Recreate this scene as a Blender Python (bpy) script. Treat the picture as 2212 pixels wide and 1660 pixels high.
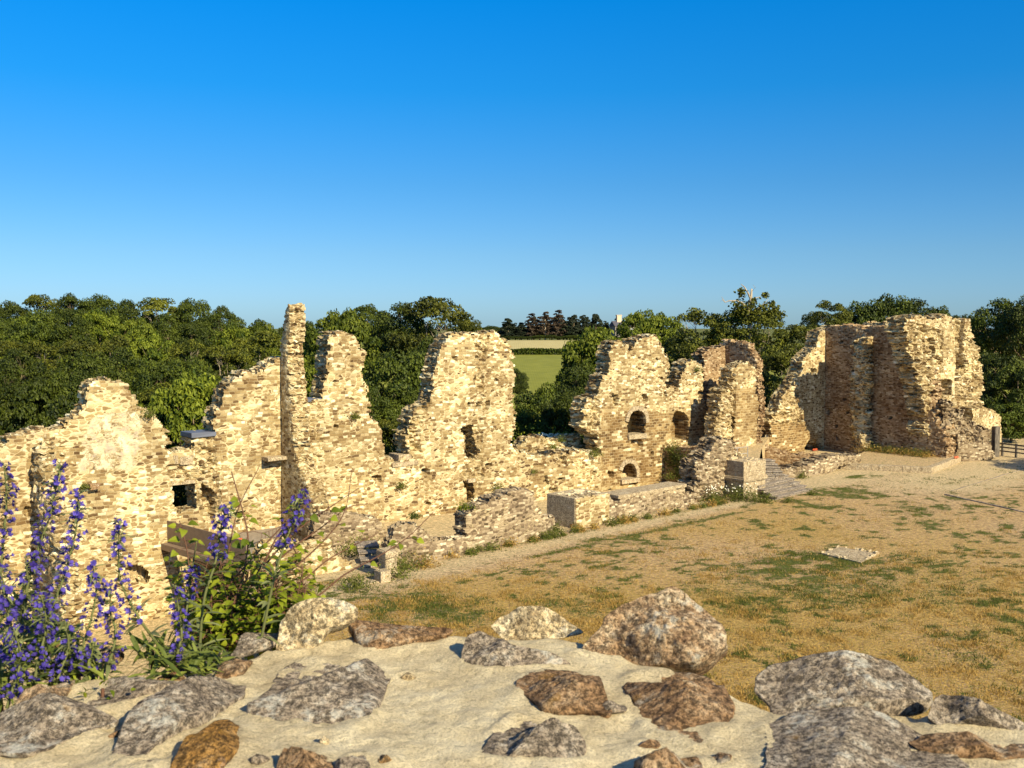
import bpy, math, random
import numpy as np
from mathutils import Vector, Matrix
random.seed(7); RNG = np.random.default_rng(11)
for o in list(bpy.data.objects): bpy.data.objects.remove(o)
S = bpy.context.scene
COL = S.collection
# ---------------------------------------------------------------- camera, sky, sun, exposure
FPX = 2171.0; CX, CY, HZ = 1106.0, 830.0, 700.0; CAMZ = 12.0
PITCH = math.atan((CY-HZ)/FPX)
cam_d = bpy.data.cameras.new('camera'); cam = bpy.data.objects.new('camera', cam_d); COL.objects.link(cam)
cam.location = (0, 0, CAMZ); cam.rotation_euler = (math.pi/2-PITCH, 0, 0)
cam_d.sensor_width = 36; cam_d.lens = 36*FPX/2212; cam_d.clip_end = 6000; cam_d.clip_start = .05
cam_d.dof.use_dof = True; cam_d.dof.focus_distance = 45; cam_d.dof.aperture_fstop = 12
S.camera = cam
SUN_AZ, SUN_EL = math.radians(-50), math.radians(31)      # azimuth from +X, towards -Y: right and behind the camera
SKYT = [(0, (.27, .45, .74)), (.027, (.27, .45, .74)), (.068, (.25, .44, .67)), (.135, (.16, .435, .68)), (.221, (.045, .47, .80)), (.301, (.010, .51, .92)), (.45, (.25, .55, .85)), (.7, (.6, .72, .85))]
w = bpy.data.worlds.new('World'); S.world = w; w.use_nodes = True
nt = w.node_tree; nt.nodes.clear()
sky = nt.nodes.new('ShaderNodeTexSky'); sky.sky_type = 'NISHITA'; sky.sun_disc = False
sky.sun_elevation = SUN_EL; sky.sun_rotation = math.pi/2-SUN_AZ
sky.air_density = 1.0; sky.dust_density = .25; sky.ozone_density = 3.0; sky.altitude = 0
hs = nt.nodes.new('ShaderNodeHueSaturation'); hs.inputs['Saturation'].default_value = 1.0; hs.inputs['Value'].default_value = 1.0; hs.inputs['Hue'].default_value = .5
bg = nt.nodes.new('ShaderNodeBackground'); bg.inputs[1].default_value = .108
wo = nt.nodes.new('ShaderNodeOutputWorld')
tc = nt.nodes.new('ShaderNodeTexCoord'); sx = nt.nodes.new('ShaderNodeSeparateXYZ'); tr_ = nt.nodes.new('ShaderNodeValToRGB'); ml = nt.nodes.new('ShaderNodeMixRGB'); ml.blend_type = 'MULTIPLY'; ml.inputs[0].default_value = 1
nt.links.new(tc.outputs['Generated'], sx.inputs[0]); nt.links.new(sx.outputs['Z'], tr_.inputs[0]); el = tr_.color_ramp.elements
while len(el) < len(SKYT): el.new(.5)
for q_, (p_, c_) in zip(el, SKYT): q_.position = p_; q_.color = (*c_, 1)
nt.links.new(sky.outputs[0], ml.inputs[1]); nt.links.new(tr_.outputs[0], ml.inputs[2])
nt.links.new(ml.outputs[0], hs.inputs['Color']); nt.links.new(hs.outputs[0], bg.inputs[0]); nt.links.new(bg.outputs[0], wo.inputs[0])
sd = bpy.data.lights.new('sun', 'SUN'); sd.energy = 5.0; sd.angle = math.radians(.5); sd.color = (1, .87, .59)
so = bpy.data.objects.new('sun', sd); COL.objects.link(so)
sv = Vector((math.cos(SUN_AZ)*math.cos(SUN_EL), math.sin(SUN_AZ)*math.cos(SUN_EL), math.sin(SUN_EL)))
so.rotation_euler = sv.to_track_quat('Z', 'Y').to_euler(); so.location = (40, -40, 60)
S.view_settings.view_transform = 'Standard'; S.view_settings.look = 'None'; S.view_settings.gamma = 1; S.view_settings.exposure = .72
S.render.engine = 'CYCLES'; S.cycles.max_bounces = 5; S.cycles.diffuse_bounces = 3; S.cycles.transparent_max_bounces = 6

# ---------------------------------------------------------------- pixel <-> world (overview pixels 2212 x 1660)
def ray(px, py):
    dx = (px-CX)/FPX; dy = (CY-py)/FPX
    return np.array([dx, math.cos(PITCH)+dy*math.sin(PITCH), -math.sin(PITCH)+dy*math.cos(PITCH)])
def at_z(px, py, z):
    r = ray(px, py); t = (z-CAMZ)/r[2]; return Vector((r[0]*t, r[1]*t, z))
def at_d(px, py, d):
    r = ray(px, py); t = d/r[1]; return Vector((r[0]*t, d, CAMZ+r[2]*t))
def c1(*p): return [(x*.2604, 576+y*.2604) for x, y in p]
def c2(*p): return [(518.4+x*.2604, 604.8+y*.2604) for x, y in p]
def c3(*p): return [(864+x*.2604, 691.2+y*.2604) for x, y in p]
def c4(*p): return [(1209.6+x*.2604, 604.8+y*.2604) for x, y in p]
def c5(*p): return [(1635.8+x*.2604, 604.8+y*.2604) for x, y in p]
def c6(*p): return [(x*.3125, 950.4+y*.3125) for x, y in p]
def c7(*p): return [(576+x*.3125, 979.2+y*.3125) for x, y in p]
def cB(*p): return [(1325+x*.401, 921.6+y*.401) for x, y in p]
TH = math.radians(38.7); U = np.array([math.cos(TH), math.sin(TH)]); N = np.array([math.sin(TH), -math.cos(TH)])
F0 = np.array([-5.6, 49.0])                     # on the line of the low front wall
C0 = F0-14.3*N                                  # on the line of the curtain wall
class Frame:                                    # upright plane: origin (x,y), direction along angle; local X along, Y into the wall
    def __init__(s, P, ang, z0=0):
        s.P = np.array(P, float); s.u = np.array([math.cos(ang), math.sin(ang)]); s.v = np.array([-math.sin(ang), math.cos(ang)]); s.ang = ang; s.z0 = z0
    def hit(s, px, py):
        r = ray(px, py); t = (s.P@s.v)/(r[:2]@s.v); q = r[:2]*t
        return ((q-s.P)@s.u, CAMZ+r[2]*t-s.z0)
    def poly(s, pts): return np.array([s.hit(*p) for p in pts])
    def world(s, x, y, z=0): q = s.P+s.u*x+s.v*y; return Vector((q[0], q[1], z+s.z0))
    def apply(s, o): o.location = (s.P[0], s.P[1], s.z0); o.rotation_euler = (0, 0, s.ang)
# ---------------------------------------------------------------- noise
def hsh(*a):
    h = np.zeros(np.broadcast(*a).shape, dtype=np.uint64)+np.uint64(1469598103)
    for i, k in enumerate(a):
        h = (h ^ (np.asarray(k).astype(np.int64).astype(np.uint64)+np.uint64(7919*(i+1))))*np.uint64(2654435761)
        h = (h ^ (h >> np.uint64(15))) & np.uint64(0xFFFFFFFFFF)
        h = h*np.uint64(2246822519); h = (h ^ (h >> np.uint64(13))) & np.uint64(0xFFFFFFFFFF)
    return (h % np.uint64(100003)).astype(float)/100003.
def vn(x, y, z=0., seed=0):
    x, y, z = np.broadcast_arrays(np.asarray(x, float), np.asarray(y, float), np.asarray(z, float))
    ix, iy, iz = np.floor(x), np.floor(y), np.floor(z); fx, fy, fz = x-ix, y-iy, z-iz
    fx, fy, fz = [f*f*(3-2*f) for f in (fx, fy, fz)]
    r = 0
    for a in (0, 1):
        for b in (0, 1):
            for c in (0, 1):
                r = r+hsh(ix+a, iy+b, iz+c, seed)*(fx if a else 1-fx)*(fy if b else 1-fy)*(fz if c else 1-fz)
    return r*2-1
def fbm(x, y, z=0., o=4, seed=0):
    r = 0; a = 1.; t = 0
    for i in range(o): r = r+a*vn(np.asarray(x)*2**i, np.asarray(y)*2**i, np.asarray(z)*2**i, seed+i); t += a; a *= .5
    return r/t
def inpoly(X, Y, poly):
    r = np.zeros(X.shape, bool); n = len(poly); j = n-1
    for i in range(n):
        xi, yi = poly[i]; xj, yj = poly[j]
        if yi != yj: r ^= ((yi > Y) != (yj > Y)) & (X < (xj-xi)*(Y-yi)/(yj-yi)+xi)
        j = i
    return r
# ---------------------------------------------------------------- objects
def tag(o, label=None, cat=None, group=None, kind=None):
    if label: o['label'] = label
    if cat: o['category'] = cat
    if group: o['group'] = group
    if kind: o['kind'] = kind
    return o
def empty(name, loc=(0, 0, 0), rz=0, **k):
    o = bpy.data.objects.new(name, None); COL.objects.link(o); o.location = loc; o.rotation_euler = (0, 0, rz); o.empty_display_size = .3
    return tag(o, **k)
def link(name, me, parent=None, mats=()):
    for m in mats: me.materials.append(m)
    o = bpy.data.objects.new(name, me); COL.objects.link(o)
    if parent: o.parent = parent
    return o
def arr_mesh(name, V, F, col=None, smooth=False):
    me = bpy.data.meshes.new(name); me.from_pydata(np.asarray(V).tolist() if isinstance(V, np.ndarray) else V, [], F.tolist() if isinstance(F, np.ndarray) else F)
    if col is not None:
        a = me.color_attributes.new('tone', 'FLOAT_COLOR', 'POINT'); c = np.ones((len(V), 4), np.float32); col = np.asarray(col); c[:, :col.shape[1]] = col
        a.data.foreach_set('color', c.ravel())
    if smooth: me.polygons.foreach_set('use_smooth', [True]*len(me.polygons))
    me.update(); return me
class MB:
    def __init__(s): s.v = []; s.f = []; s.m = []; s.cur = 0; s.c = []; s.tone = 1.
    def add(s, V, F):
        b = len(s.v); s.v += [tuple(map(float, p)) for p in V]; s.f += [tuple(i+b for i in f) for f in F]; s.m += [s.cur]*len(F); s.c += [s.tone]*len(V)
    def box(s, x0, y0, z0, x1, y1, z1, j=0, M=None):
        V = []
        for z in (z0, z1):
            for x, y in ((x0, y0), (x1, y0), (x1, y1), (x0, y1)): V.append(Vector((x+random.uniform(-j, j), y+random.uniform(-j, j), z+random.uniform(-j, j))))
        if M is not None: V = [M@v for v in V]
        s.add(V, [(3, 2, 1, 0), (4, 5, 6, 7), (0, 1, 5, 4), (1, 2, 6, 5), (2, 3, 7, 6), (3, 0, 4, 7)])
    def tube(s, pts, r, n=6):
        pts = [Vector(p) for p in pts]
        if not hasattr(r, '__len__'): r = [r]*len(pts)
        V = []; F = []
        for i, p in enumerate(pts):
            d = (pts[min(i+1, len(pts)-1)]-pts[max(i-1, 0)]).normalized()
            a = d.cross(Vector((.13, .3, 1)) if abs(d.z) < .95 else Vector((1, 0, 0))).normalized(); b = d.cross(a)
            for k in range(n):
                t = 2*math.pi*k/n; V.append(p+(a*math.cos(t)+b*math.sin(t))*r[i])
        for i in range(len(pts)-1):
            for k in range(n): F.append((i*n+k, i*n+(k+1) % n, (i+1)*n+(k+1) % n, (i+1)*n+k))
        F.append(tuple(range(n))[::-1]); F.append(tuple((len(pts)-1)*n+k for k in range(n)))
        s.add(V, F)
    def build(s, name, mats, parent=None, smooth=False, bevel=0):
        if not isinstance(mats, (list, tuple)): mats = [mats]
        me = arr_mesh(name, np.array(s.v), s.f, col=np.repeat(np.array(s.c)[:, None], 3, 1), smooth=smooth)
        o = link(name, me, parent, mats); me.polygons.foreach_set('material_index', s.m)
        if bevel: md = o.modifiers.new('bevel', 'BEVEL'); md.width = bevel; md.segments = 2
        return o
# ---------------------------------------------------------------- materials
class MT:
    def __init__(s, name, rough=.9):
        s.m = bpy.data.materials.new(name); s.m.use_nodes = True; s.t = s.m.node_tree; s.b = s.t.nodes['Principled BSDF']; s.b.inputs['Roughness'].default_value = rough
        s.b.inputs['Specular IOR Level'].default_value = .2
    def n(s, typ, **k):
        nd = s.t.nodes.new('ShaderNode'+typ)
        for a, b in k.items():
            if a.startswith('i_'): nd.inputs[a[2:].replace('_', ' ')].default_value = b
            else: setattr(nd, a, b)
        return nd
    def l(s, a, b): s.t.links.new(a, b)
    def coord(s, scale=(1, 1, 1), kind='Object'):
        c = s.n('TexCoord'); m = s.n('Mapping'); m.inputs['Scale'].default_value = scale; s.l(c.outputs[kind], m.inputs[0]); return m.outputs[0]
    def noise(s, vec, scale, detail=4, rough=.6):
        k = s.n('TexNoise'); k.inputs['Scale'].default_value = scale; k.inputs['Detail'].default_value = detail; k.inputs['Roughness'].default_value = rough
        if vec is not None: s.l(vec, k.inputs['Vector'])
        return k.outputs[0]
    def ramp(s, fac, stops, interp='LINEAR'):
        r = s.n('ValToRGB'); r.color_ramp.interpolation = interp; e = r.color_ramp.elements
        while len(e) < len(stops): e.new(.5)
        for q, (p, c) in zip(e, stops):
            q.position = p; q.color = (c, c, c, 1) if not hasattr(c, '__len__') else (*c, 1)
        s.l(fac, r.inputs[0]); return r.outputs[0]
    def mix(s, f, a, b, typ='MIX'):
        m = s.n('MixRGB', blend_type=typ)
        for k, q in ((0, f), (1, a), (2, b)):
            if hasattr(q, 'links') or hasattr(q, 'is_output'): s.l(q, m.inputs[k])
            else: m.inputs[k].default_value = q if k == 0 else (*q, 1)
        return m.outputs[0]
    def math(s, op, a, b=0., c=None):
        m = s.n('Math', operation=op)
        for k, q in enumerate((a, b)):
            if hasattr(q, 'is_output'): s.l(q, m.inputs[k])
            else: m.inputs[k].default_value = q
        return m.outputs[0]
    def attr(s, name='tone'):
        a = s.n('Attribute'); a.attribute_name = name; return a.outputs['Color']
    def sep(s, c):
        q = s.n('SeparateColor'); s.l(c, q.inputs[0]); return q.outputs
    def bump(s, h, dist=.05, strength=1.):
        b = s.n('Bump'); b.inputs['Distance'].default_value = dist; b.inputs['Strength'].default_value = strength; s.l(h, b.inputs['Height']); s.l(b.outputs[0], s.b.inputs['Normal'])
    def out(s, col):
        if hasattr(col, 'is_output'): s.l(col, s.b.inputs['Base Color'])
        else: s.b.inputs['Base Color'].default_value = (*col, 1)
        return s.m
def masonry_mat(name, sc=1., stones=None, mortar=(.64, .53, .31), gap=.075, wb=1.):
    """tone attribute: R = regular dressed courses, G = lime plaster, B = grey weathering"""
    t = MT(name)
    stones = stones or [(0, (.10, .06, .028)), (.12, (.21, .135, .06)), (.4, (.33, .24, .11)), (.68, (.43, .335, .175)), (.84, (.58, .49, .29)), (1, (.82, .75, .53))]
    co = t.coord((1, 1, 1)); no = t.n('TexNoise'); no.inputs['Scale'].default_value = 2.2; no.inputs['Detail'].default_value = 2; t.l(co, no.inputs['Vector'])
    ad = t.n('VectorMath', operation='SUBTRACT'); ad.inputs[1].default_value = (.5, .5, .5); t.l(no.outputs['Color'], ad.inputs[0])
    sc_ = t.n('VectorMath', operation='MULTIPLY'); sc_.inputs[1].default_value = (.24, .24, .2); t.l(ad.outputs[0], sc_.inputs[0])
    a2 = t.n('VectorMath', operation='ADD'); t.l(co, a2.inputs[0]); t.l(sc_.outputs[0], a2.inputs[1]); cw = a2.outputs[0]
    def vor(sx, sz, rnd):
        mp = t.n('Mapping'); mp.inputs['Scale'].default_value = (sx*sc, sx*sc, sz*sc); t.l(cw, mp.inputs[0])
        v = t.n('TexVoronoi'); v.inputs['Scale'].default_value = 1; v.inputs['Randomness'].default_value = rnd; t.l(mp.outputs[0], v.inputs['Vector'])
        e = t.n('TexVoronoi', feature='DISTANCE_TO_EDGE'); e.inputs['Scale'].default_value = 1; e.inputs['Randomness'].default_value = rnd; t.l(mp.outputs[0], e.inputs['Vector'])
        return v.outputs['Color'], e.outputs[0]
    sp_ = t.n('SeparateXYZ'); t.l(cw, sp_.inputs[0]); cbx = t.n('CombineXYZ'); t.l(t.math('ADD', sp_.outputs[0], sp_.outputs[1]), cbx.inputs[0]); t.l(sp_.outputs[2], cbx.inputs[1])
    bk = t.n('TexBrick'); t.l(cbx.outputs[0], bk.inputs['Vector'])
    for k_, v_ in (('Color1', (0, 0, 0, 1)), ('Color2', (1, 1, 1, 1)), ('Mortar', (.5, .5, .5, 1)), ('Scale', 1.), ('Mortar Size', .018), ('Mortar Smooth', .6), ('Brick Width', .44), ('Row Height', .215)): bk.inputs[k_].default_value = v_
    ca, ea = vor(2.5, 6.2, .72); b2 = t.n('TexBrick'); t.l(cbx.outputs[0], b2.inputs['Vector']); b2.offset = .37; b2.squash = 1.5; b2.squash_frequency = 3
    for k_, v_ in (('Color1', (0, 0, 0, 1)), ('Color2', (1, 1, 1, 1)), ('Mortar', (.5, .5, .5, 1)), ('Scale', sc), ('Mortar Size', .017), ('Mortar Smooth', .8), ('Brick Width', .31), ('Row Height', .165)): b2.inputs[k_].default_value = v_
    cb = b2.outputs['Color']; eb = t.math('MULTIPLY', t.math('SUBTRACT', 1., b2.outputs['Fac']), .3); cc = bk.outputs['Color']; ec = t.math('MULTIPLY', t.math('SUBTRACT', 1., bk.outputs['Fac']), .3)
    msk = t.ramp(t.noise(co, .55, 3), [(.5, 0.), (.53, 1.)])
    c = t.mix(msk, ca, cb); e = t.mix(msk, ea, eb)
    at = t.sep(t.attr())
    c = t.mix(at[0], c, cc); e = t.mix(at[0], e, ec)
    cs = t.sep(c)
    sc1 = t.ramp(cs[0], stones)
    sc2 = t.ramp(cs[0], [(0, (.12, .07, .028)), (.4, (.23, .145, .058)), (.75, (.31, .205, .088)), (.9, (.42, .32, .16)), (1, (.76, .66, .43))])
    st = t.mix(at[0], sc1, sc2)
    fine = t.noise(co, 14, 5, .7)
    st = t.mix(.65, st, t.ramp(fine, [(.3, .62), (.55, 1.), (.75, 1.25)]), 'MULTIPLY')
    mo = t.mix(.5, mortar, t.ramp(t.noise(co, 9, 4), [(.3, .7), (.7, 1.15)]), 'MULTIPLY')
    g = t.ramp(e, [(gap*.35, 0.), (gap*1.25, 1.)])
    g = t.math('MULTIPLY', g, 1.)
    col = t.mix(g, mo, st)
    # large-scale patches of wear
    big = t.noise(co, .33, 4, .65)
    col = t.mix(.8, col, t.ramp(big, [(.36, (.66, .58, .5)), (.5, (.98, .96, .94)), (.62, (1.22, 1.2, 1.14))]), 'MULTIPLY')
    pn = t.math('ADD', t.math('MULTIPLY', at[1], .85), t.math('MULTIPLY', t.math('SUBTRACT', t.noise(co, 1.6, 6, .75), .5), 1.9))
    pl = t.ramp(pn, [(.5, 0.), (.68, 1.)])
    pc = t.ramp(t.noise(co, 1.1, 5, .7), [(.34, (.38, .31, .24)), (.48, (.55, .45, .28)), (.64, (.72, .63, .43))])
    col = t.mix(pl, col, pc)
    gw = t.math('MULTIPLY', at[2], t.ramp(t.noise(co, 2.4, 5, .7), [(.4, .1), (.6, 1.)]))
    col = t.mix(gw, col, t.mix(.5, t.mix(.6, col, (.34, .29, .22)), (.3, .25, .18)))
    # damp streaks and lichen specks
    sp = t.ramp(t.noise(co, 5.5, 3, .5), [(.66, 0.), (.72, 1.)])
    col = t.mix(t.math('MULTIPLY', sp, .4), col, (.1, .075, .045))
    t.b.inputs['Roughness'].default_value = .95
    h = t.math('ADD', t.ramp(e, [(0, 0.), (gap*1.6, .75), (.4, 1.)]), t.math('MULTIPLY', fine, .45))
    h = t.math('ADD', h, t.math('MULTIPLY', cs[1], .5))
    inv = t.math('SUBTRACT', 1., t.math('MULTIPLY', pl, .8))
    t.bump(t.math('MULTIPLY', h, inv), .024*wb, 1.)
    return t.out(col)
M_wall = masonry_mat('rubble masonry')
M_left = masonry_mat('coarse rubble masonry', .92, gap=.1)
M_grey = masonry_mat('weathered grey masonry', 1.25, stones=[(0, (.07, .05, .03)), (.25, (.17, .12, .075)), (.5, (.29, .22, .14)), (.8, (.4, .32, .21)), (1, (.58, .5, .35))], mortar=(.34, .265, .155))
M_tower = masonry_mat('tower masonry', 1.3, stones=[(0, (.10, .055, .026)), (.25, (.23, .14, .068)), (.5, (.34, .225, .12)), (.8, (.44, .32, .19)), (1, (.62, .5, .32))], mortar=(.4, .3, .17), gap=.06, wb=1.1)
def stone_mat(name, a, b, c, lich=(.66, .64, .55), sc=1., amt=.5, bumpd=.02):
    t = MT(name); co = t.coord(); oi = t.n('ObjectInfo')
    ad = t.n('VectorMath', operation='ADD'); t.l(co, ad.inputs[0]); t.l(oi.outputs['Location'], ad.inputs[1]); co = ad.outputs[0]
    n1 = t.noise(co, 11*sc, 10, .8); n2 = t.noise(co, 60*sc, 4, .9)
    col = t.ramp(n1, [(.36, a), (.49, b), (.62, c)])
    col = t.mix(.85, col, t.ramp(n2, [(.42, .22), (.5, 1.), (.59, 2.2)]), 'MULTIPLY')
    l = t.ramp(t.noise(co, 5.5*sc, 7, .78), [(.56, 0.), (.64, 1.)])
    col = t.mix(t.math('MULTIPLY', l, amt), col, t.mix(.5, lich, t.ramp(n2, [(.3, .5), (.6, 1.2)]), 'MULTIPLY'))
    d = t.ramp(t.noise(co, 17*sc, 5, .7), [(.61, 0.), (.68, 1.)])
    col = t.mix(t.math('MULTIPLY', d, .75), col, (.05, .035, .03))
    q = t.ramp(t.noise(co, 7.3*sc, 3, .6), [(.66, 0.), (.7, 1.)])
    col = t.mix(t.math('MULTIPLY', q, .35), col, (.36, .19, .03))
    t.bump(t.math('ADD', t.math('MULTIPLY', n1, 1.2), t.math('MULTIPLY', n2, .6)), bumpd, 1.)
    return t.out(col)
M_st = [stone_mat('grey gneiss', (.13, .1, .075), (.27, .215, .155), (.42, .36, .28), amt=.75),
        stone_mat('brown gneiss', (.12, .065, .03), (.25, .15, .075), (.36, .26, .16), amt=.4),
        stone_mat('ochre quartzite', (.2, .1, .025), (.27, .145, .04), (.33, .2, .08), amt=.12),
        stone_mat('pale speckled granite', (.26, .18, .09), (.46, .36, .21), (.62, .53, .37), amt=.5),
        stone_mat('reddish quartzite', (.15, .082, .042), (.31, .205, .115), (.48, .38, .25), amt=.6)]
M_block = stone_mat('dressed granite', (.22, .165, .10), (.34, .265, .165), (.45, .365, .235), sc=.35, amt=.2)
M_steps = stone_mat('worn granite steps', (.14, .11, .085), (.22, .18, .14), (.35, .295, .225), sc=.3, amt=.15)
M_slate = MT('slate capping', .5).out((.12, .13, .17))
def mortar_mat():
    t = MT('sandy lime mortar', 1.); co = t.coord()
    n = t.noise(co, 160, 4, .85); m = t.noise(co, 5, 8, .75); k = t.noise(co, 45, 4, .7)
    col = t.ramp(m, [(.34, (.56, .45, .27)), (.5, (.71, .59, .37)), (.66, (.82, .71, .48))])
    col = t.mix(.55, col, t.ramp(n, [(.4, .55), (.5, 1.), (.62, 1.25)]), 'MULTIPLY')
    col = t.mix(.5, col, t.ramp(k, [(.36, .4), (.44, 1.)]), 'MULTIPLY')
    col = t.mix(.5, col, t.ramp(t.noise(co, 2.1, 9, .75), [(.32, (.75, .68, .58)), (.46, (1., 1., 1.))]), 'MULTIPLY')
    t.bump(t.math('ADD', n, t.math('MULTIPLY', k, 1.2)), .009, 1.)
    return t.out(col)
M_mortar = mortar_mat()
def ground_mat():
    """tone attribute: R = green grass, G = dry grass, B = pale trodden sand"""
    t = MT('dry courtyard ground', 1.); co = t.coord()
    at = t.sep(t.attr()); n = t.noise(co, 3.2, 8, .78); f = t.noise(co, 13, 6, .75); b = t.noise(co, .35, 4, .6)
    sand = t.ramp(n, [(.40, (.29, .18, .10)), (.5, (.54, .36, .20)), (.60, (.78, .56, .33))])
    pale = t.ramp(n, [(.38, (.50, .37, .19)), (.6, (.74, .58, .34))])
    sand = t.mix(at[2], sand, pale)
    dry = t.ramp(f, [(.4, (.2, .12, .022)), (.5, (.45, .285, .06)), (.6, (.68, .46, .13))])
    grn = t.ramp(f, [(.38, (.045, .065, .01)), (.5, (.10, .12, .018)), (.64, (.2, .19, .04))])
    md = t.math('ADD', at[1], t.math('MULTIPLY', t.math('SUBTRACT', f, .5), 3.4)); md = t.math('ADD', md, t.math('MULTIPLY', t.math('SUBTRACT', n, .5), 1.6))
    col = t.mix(t.ramp(md, [(.4, 0.), (.62, .9)]), sand, dry)
    mg = t.math('ADD', at[0], t.math('MULTIPLY', t.math('SUBTRACT', n, .5), 4.6)); mg = t.math('ADD', mg, t.math('MULTIPLY', t.math('SUBTRACT', f, .5), 2.6))
    col = t.mix(t.ramp(mg, [(.42, 0.), (.6, 1.)]), col, grn)
    peb = t.ramp(t.noise(co, 4.5, 9, .88), [(.4, .42), (.5, 1.), (.6, 1.5)])
    col = t.mix(.85, col, peb, 'MULTIPLY')
    t.bump(t.math('ADD', n, f), .12, 1.)
    return t.out(col)
M_ground = ground_mat()
def field_mat(name, a, b, rows):
    t = MT(name, 1.); co = t.coord(); n = t.noise(co, .25, 6, .7)
    wv = t.n('TexWave'); wv.inputs['Scale'].default_value = rows; wv.inputs['Distortion'].default_value = 1.5; wv.inputs['Detail'].default_value = 3; t.l(co, wv.inputs['Vector'])
    col = t.mix(.12, t.ramp(n, [(.3, a), (.7, b)]), wv.outputs[0], 'MULTIPLY'); t.bump(n, .5, .5)
    return t.out(col)
M_field = field_mat('green crop', (.17, .18, .018), (.27, .27, .04), .6)
M_wheat = field_mat('pale ripe crop', (.44, .37, .15), (.55, .46, .21), .4)
def leaf_mat(name, a, b, trans=.25, objvar=.25):
    m = bpy.data.materials.new(name); m.use_nodes = True; t = m.node_tree; t.nodes.clear()
    at = t.nodes.new('ShaderNodeAttribute'); at.attribute_name = 'tone'; rp = t.nodes.new('ShaderNodeValToRGB')
    rp.color_ramp.elements[0].color = (*a, 1); rp.color_ramp.elements[1].color = (*b, 1); t.links.new(at.outputs['Fac'], rp.inputs[0])
    oi = t.nodes.new('ShaderNodeObjectInfo'); mr = t.nodes.new('ShaderNodeMapRange'); mr.inputs['To Min'].default_value = 1-objvar; mr.inputs['To Max'].default_value = 1+objvar; t.links.new(oi.outputs['Random'], mr.inputs[0])
    hv = t.nodes.new('ShaderNodeHueSaturation'); t.links.new(rp.outputs[0], hv.inputs['Color']); t.links.new(mr.outputs[0], hv.inputs['Value'])
    d = t.nodes.new('ShaderNodeBsdfPrincipled'); d.inputs['Roughness'].default_value = .6; d.inputs['Specular IOR Level'].default_value = .25; tr = t.nodes.new('ShaderNodeBsdfTranslucent'); mx = t.nodes.new('ShaderNodeMixShader'); mx.inputs[0].default_value = trans
    o = t.nodes.new('ShaderNodeOutputMaterial')
    t.links.new(hv.outputs[0], d.inputs['Base Color']); t.links.new(hv.outputs[0], tr.inputs[0]); t.links.new(d.outputs[0], mx.inputs[1]); t.links.new(tr.outputs[0], mx.inputs[2]); t.links.new(mx.outputs[0], o.inputs[0])
    return m
M_oak = leaf_mat('oak leaves', (.012, .025, .003), (.10, .125, .009), .12)
M_ash = leaf_mat('ash leaves', (.022, .034, .004), (.16, .165, .014), .15)
M_bright = leaf_mat('chestnut leaves', (.03, .055, .004), (.2, .23, .018))
M_con = leaf_mat('conifer needles', (.012, .02, .010), (.04, .05, .022), .05)
M_brcon = leaf_mat('browned conifer needles', (.035, .024, .014), (.10, .065, .035), .05)
M_weed = leaf_mat('weed leaves', (.05, .075, .012), (.19, .2, .035), .3, .15)
M_drygrass = leaf_mat('dry grass blades', (.2, .12, .022), (.62, .40, .11), .3, .1)
M_grass = leaf_mat('green grass blades', (.045, .065, .01), (.18, .19, .03), .3, .1)
M_white = MT('white petals').out((.8, .76, .62))
def bark(name, a, b):
    t = MT(name); co = t.coord((1, 1, .3)); n = t.noise(co, 6, 5, .7); t.bump(n, .03); return t.out(t.ramp(n, [(.35, a), (.65, b)]))
M_bark = bark('grey bark', (.10, .075, .045), (.30, .23, .14))
M_dead = bark('bleached dead wood', (.26, .2, .13), (.52, .44, .32))
M_iron = MT('dark iron', .6).out((.025, .02, .022))
M_rail = MT('galvanised rail', .45).out((.36, .34, .31))
M_wood = bark('weathered fence timber', (.07, .06, .05), (.2, .17, .13))
M_orange = MT('orange plastic', .5).out((.55, .12, .05))
def steel_mat():
    t = MT('brown coated steel', .6); co = t.coord(); n = t.noise(co, 3, 5, .7); return t.out(t.ramp(n, [(.3, (.17, .12, .085)), (.7, (.24, .175, .125))]))
M_steel = steel_mat()
M_deck = bark('grey deck boards', (.22, .18, .14), (.36, .3, .23))

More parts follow.
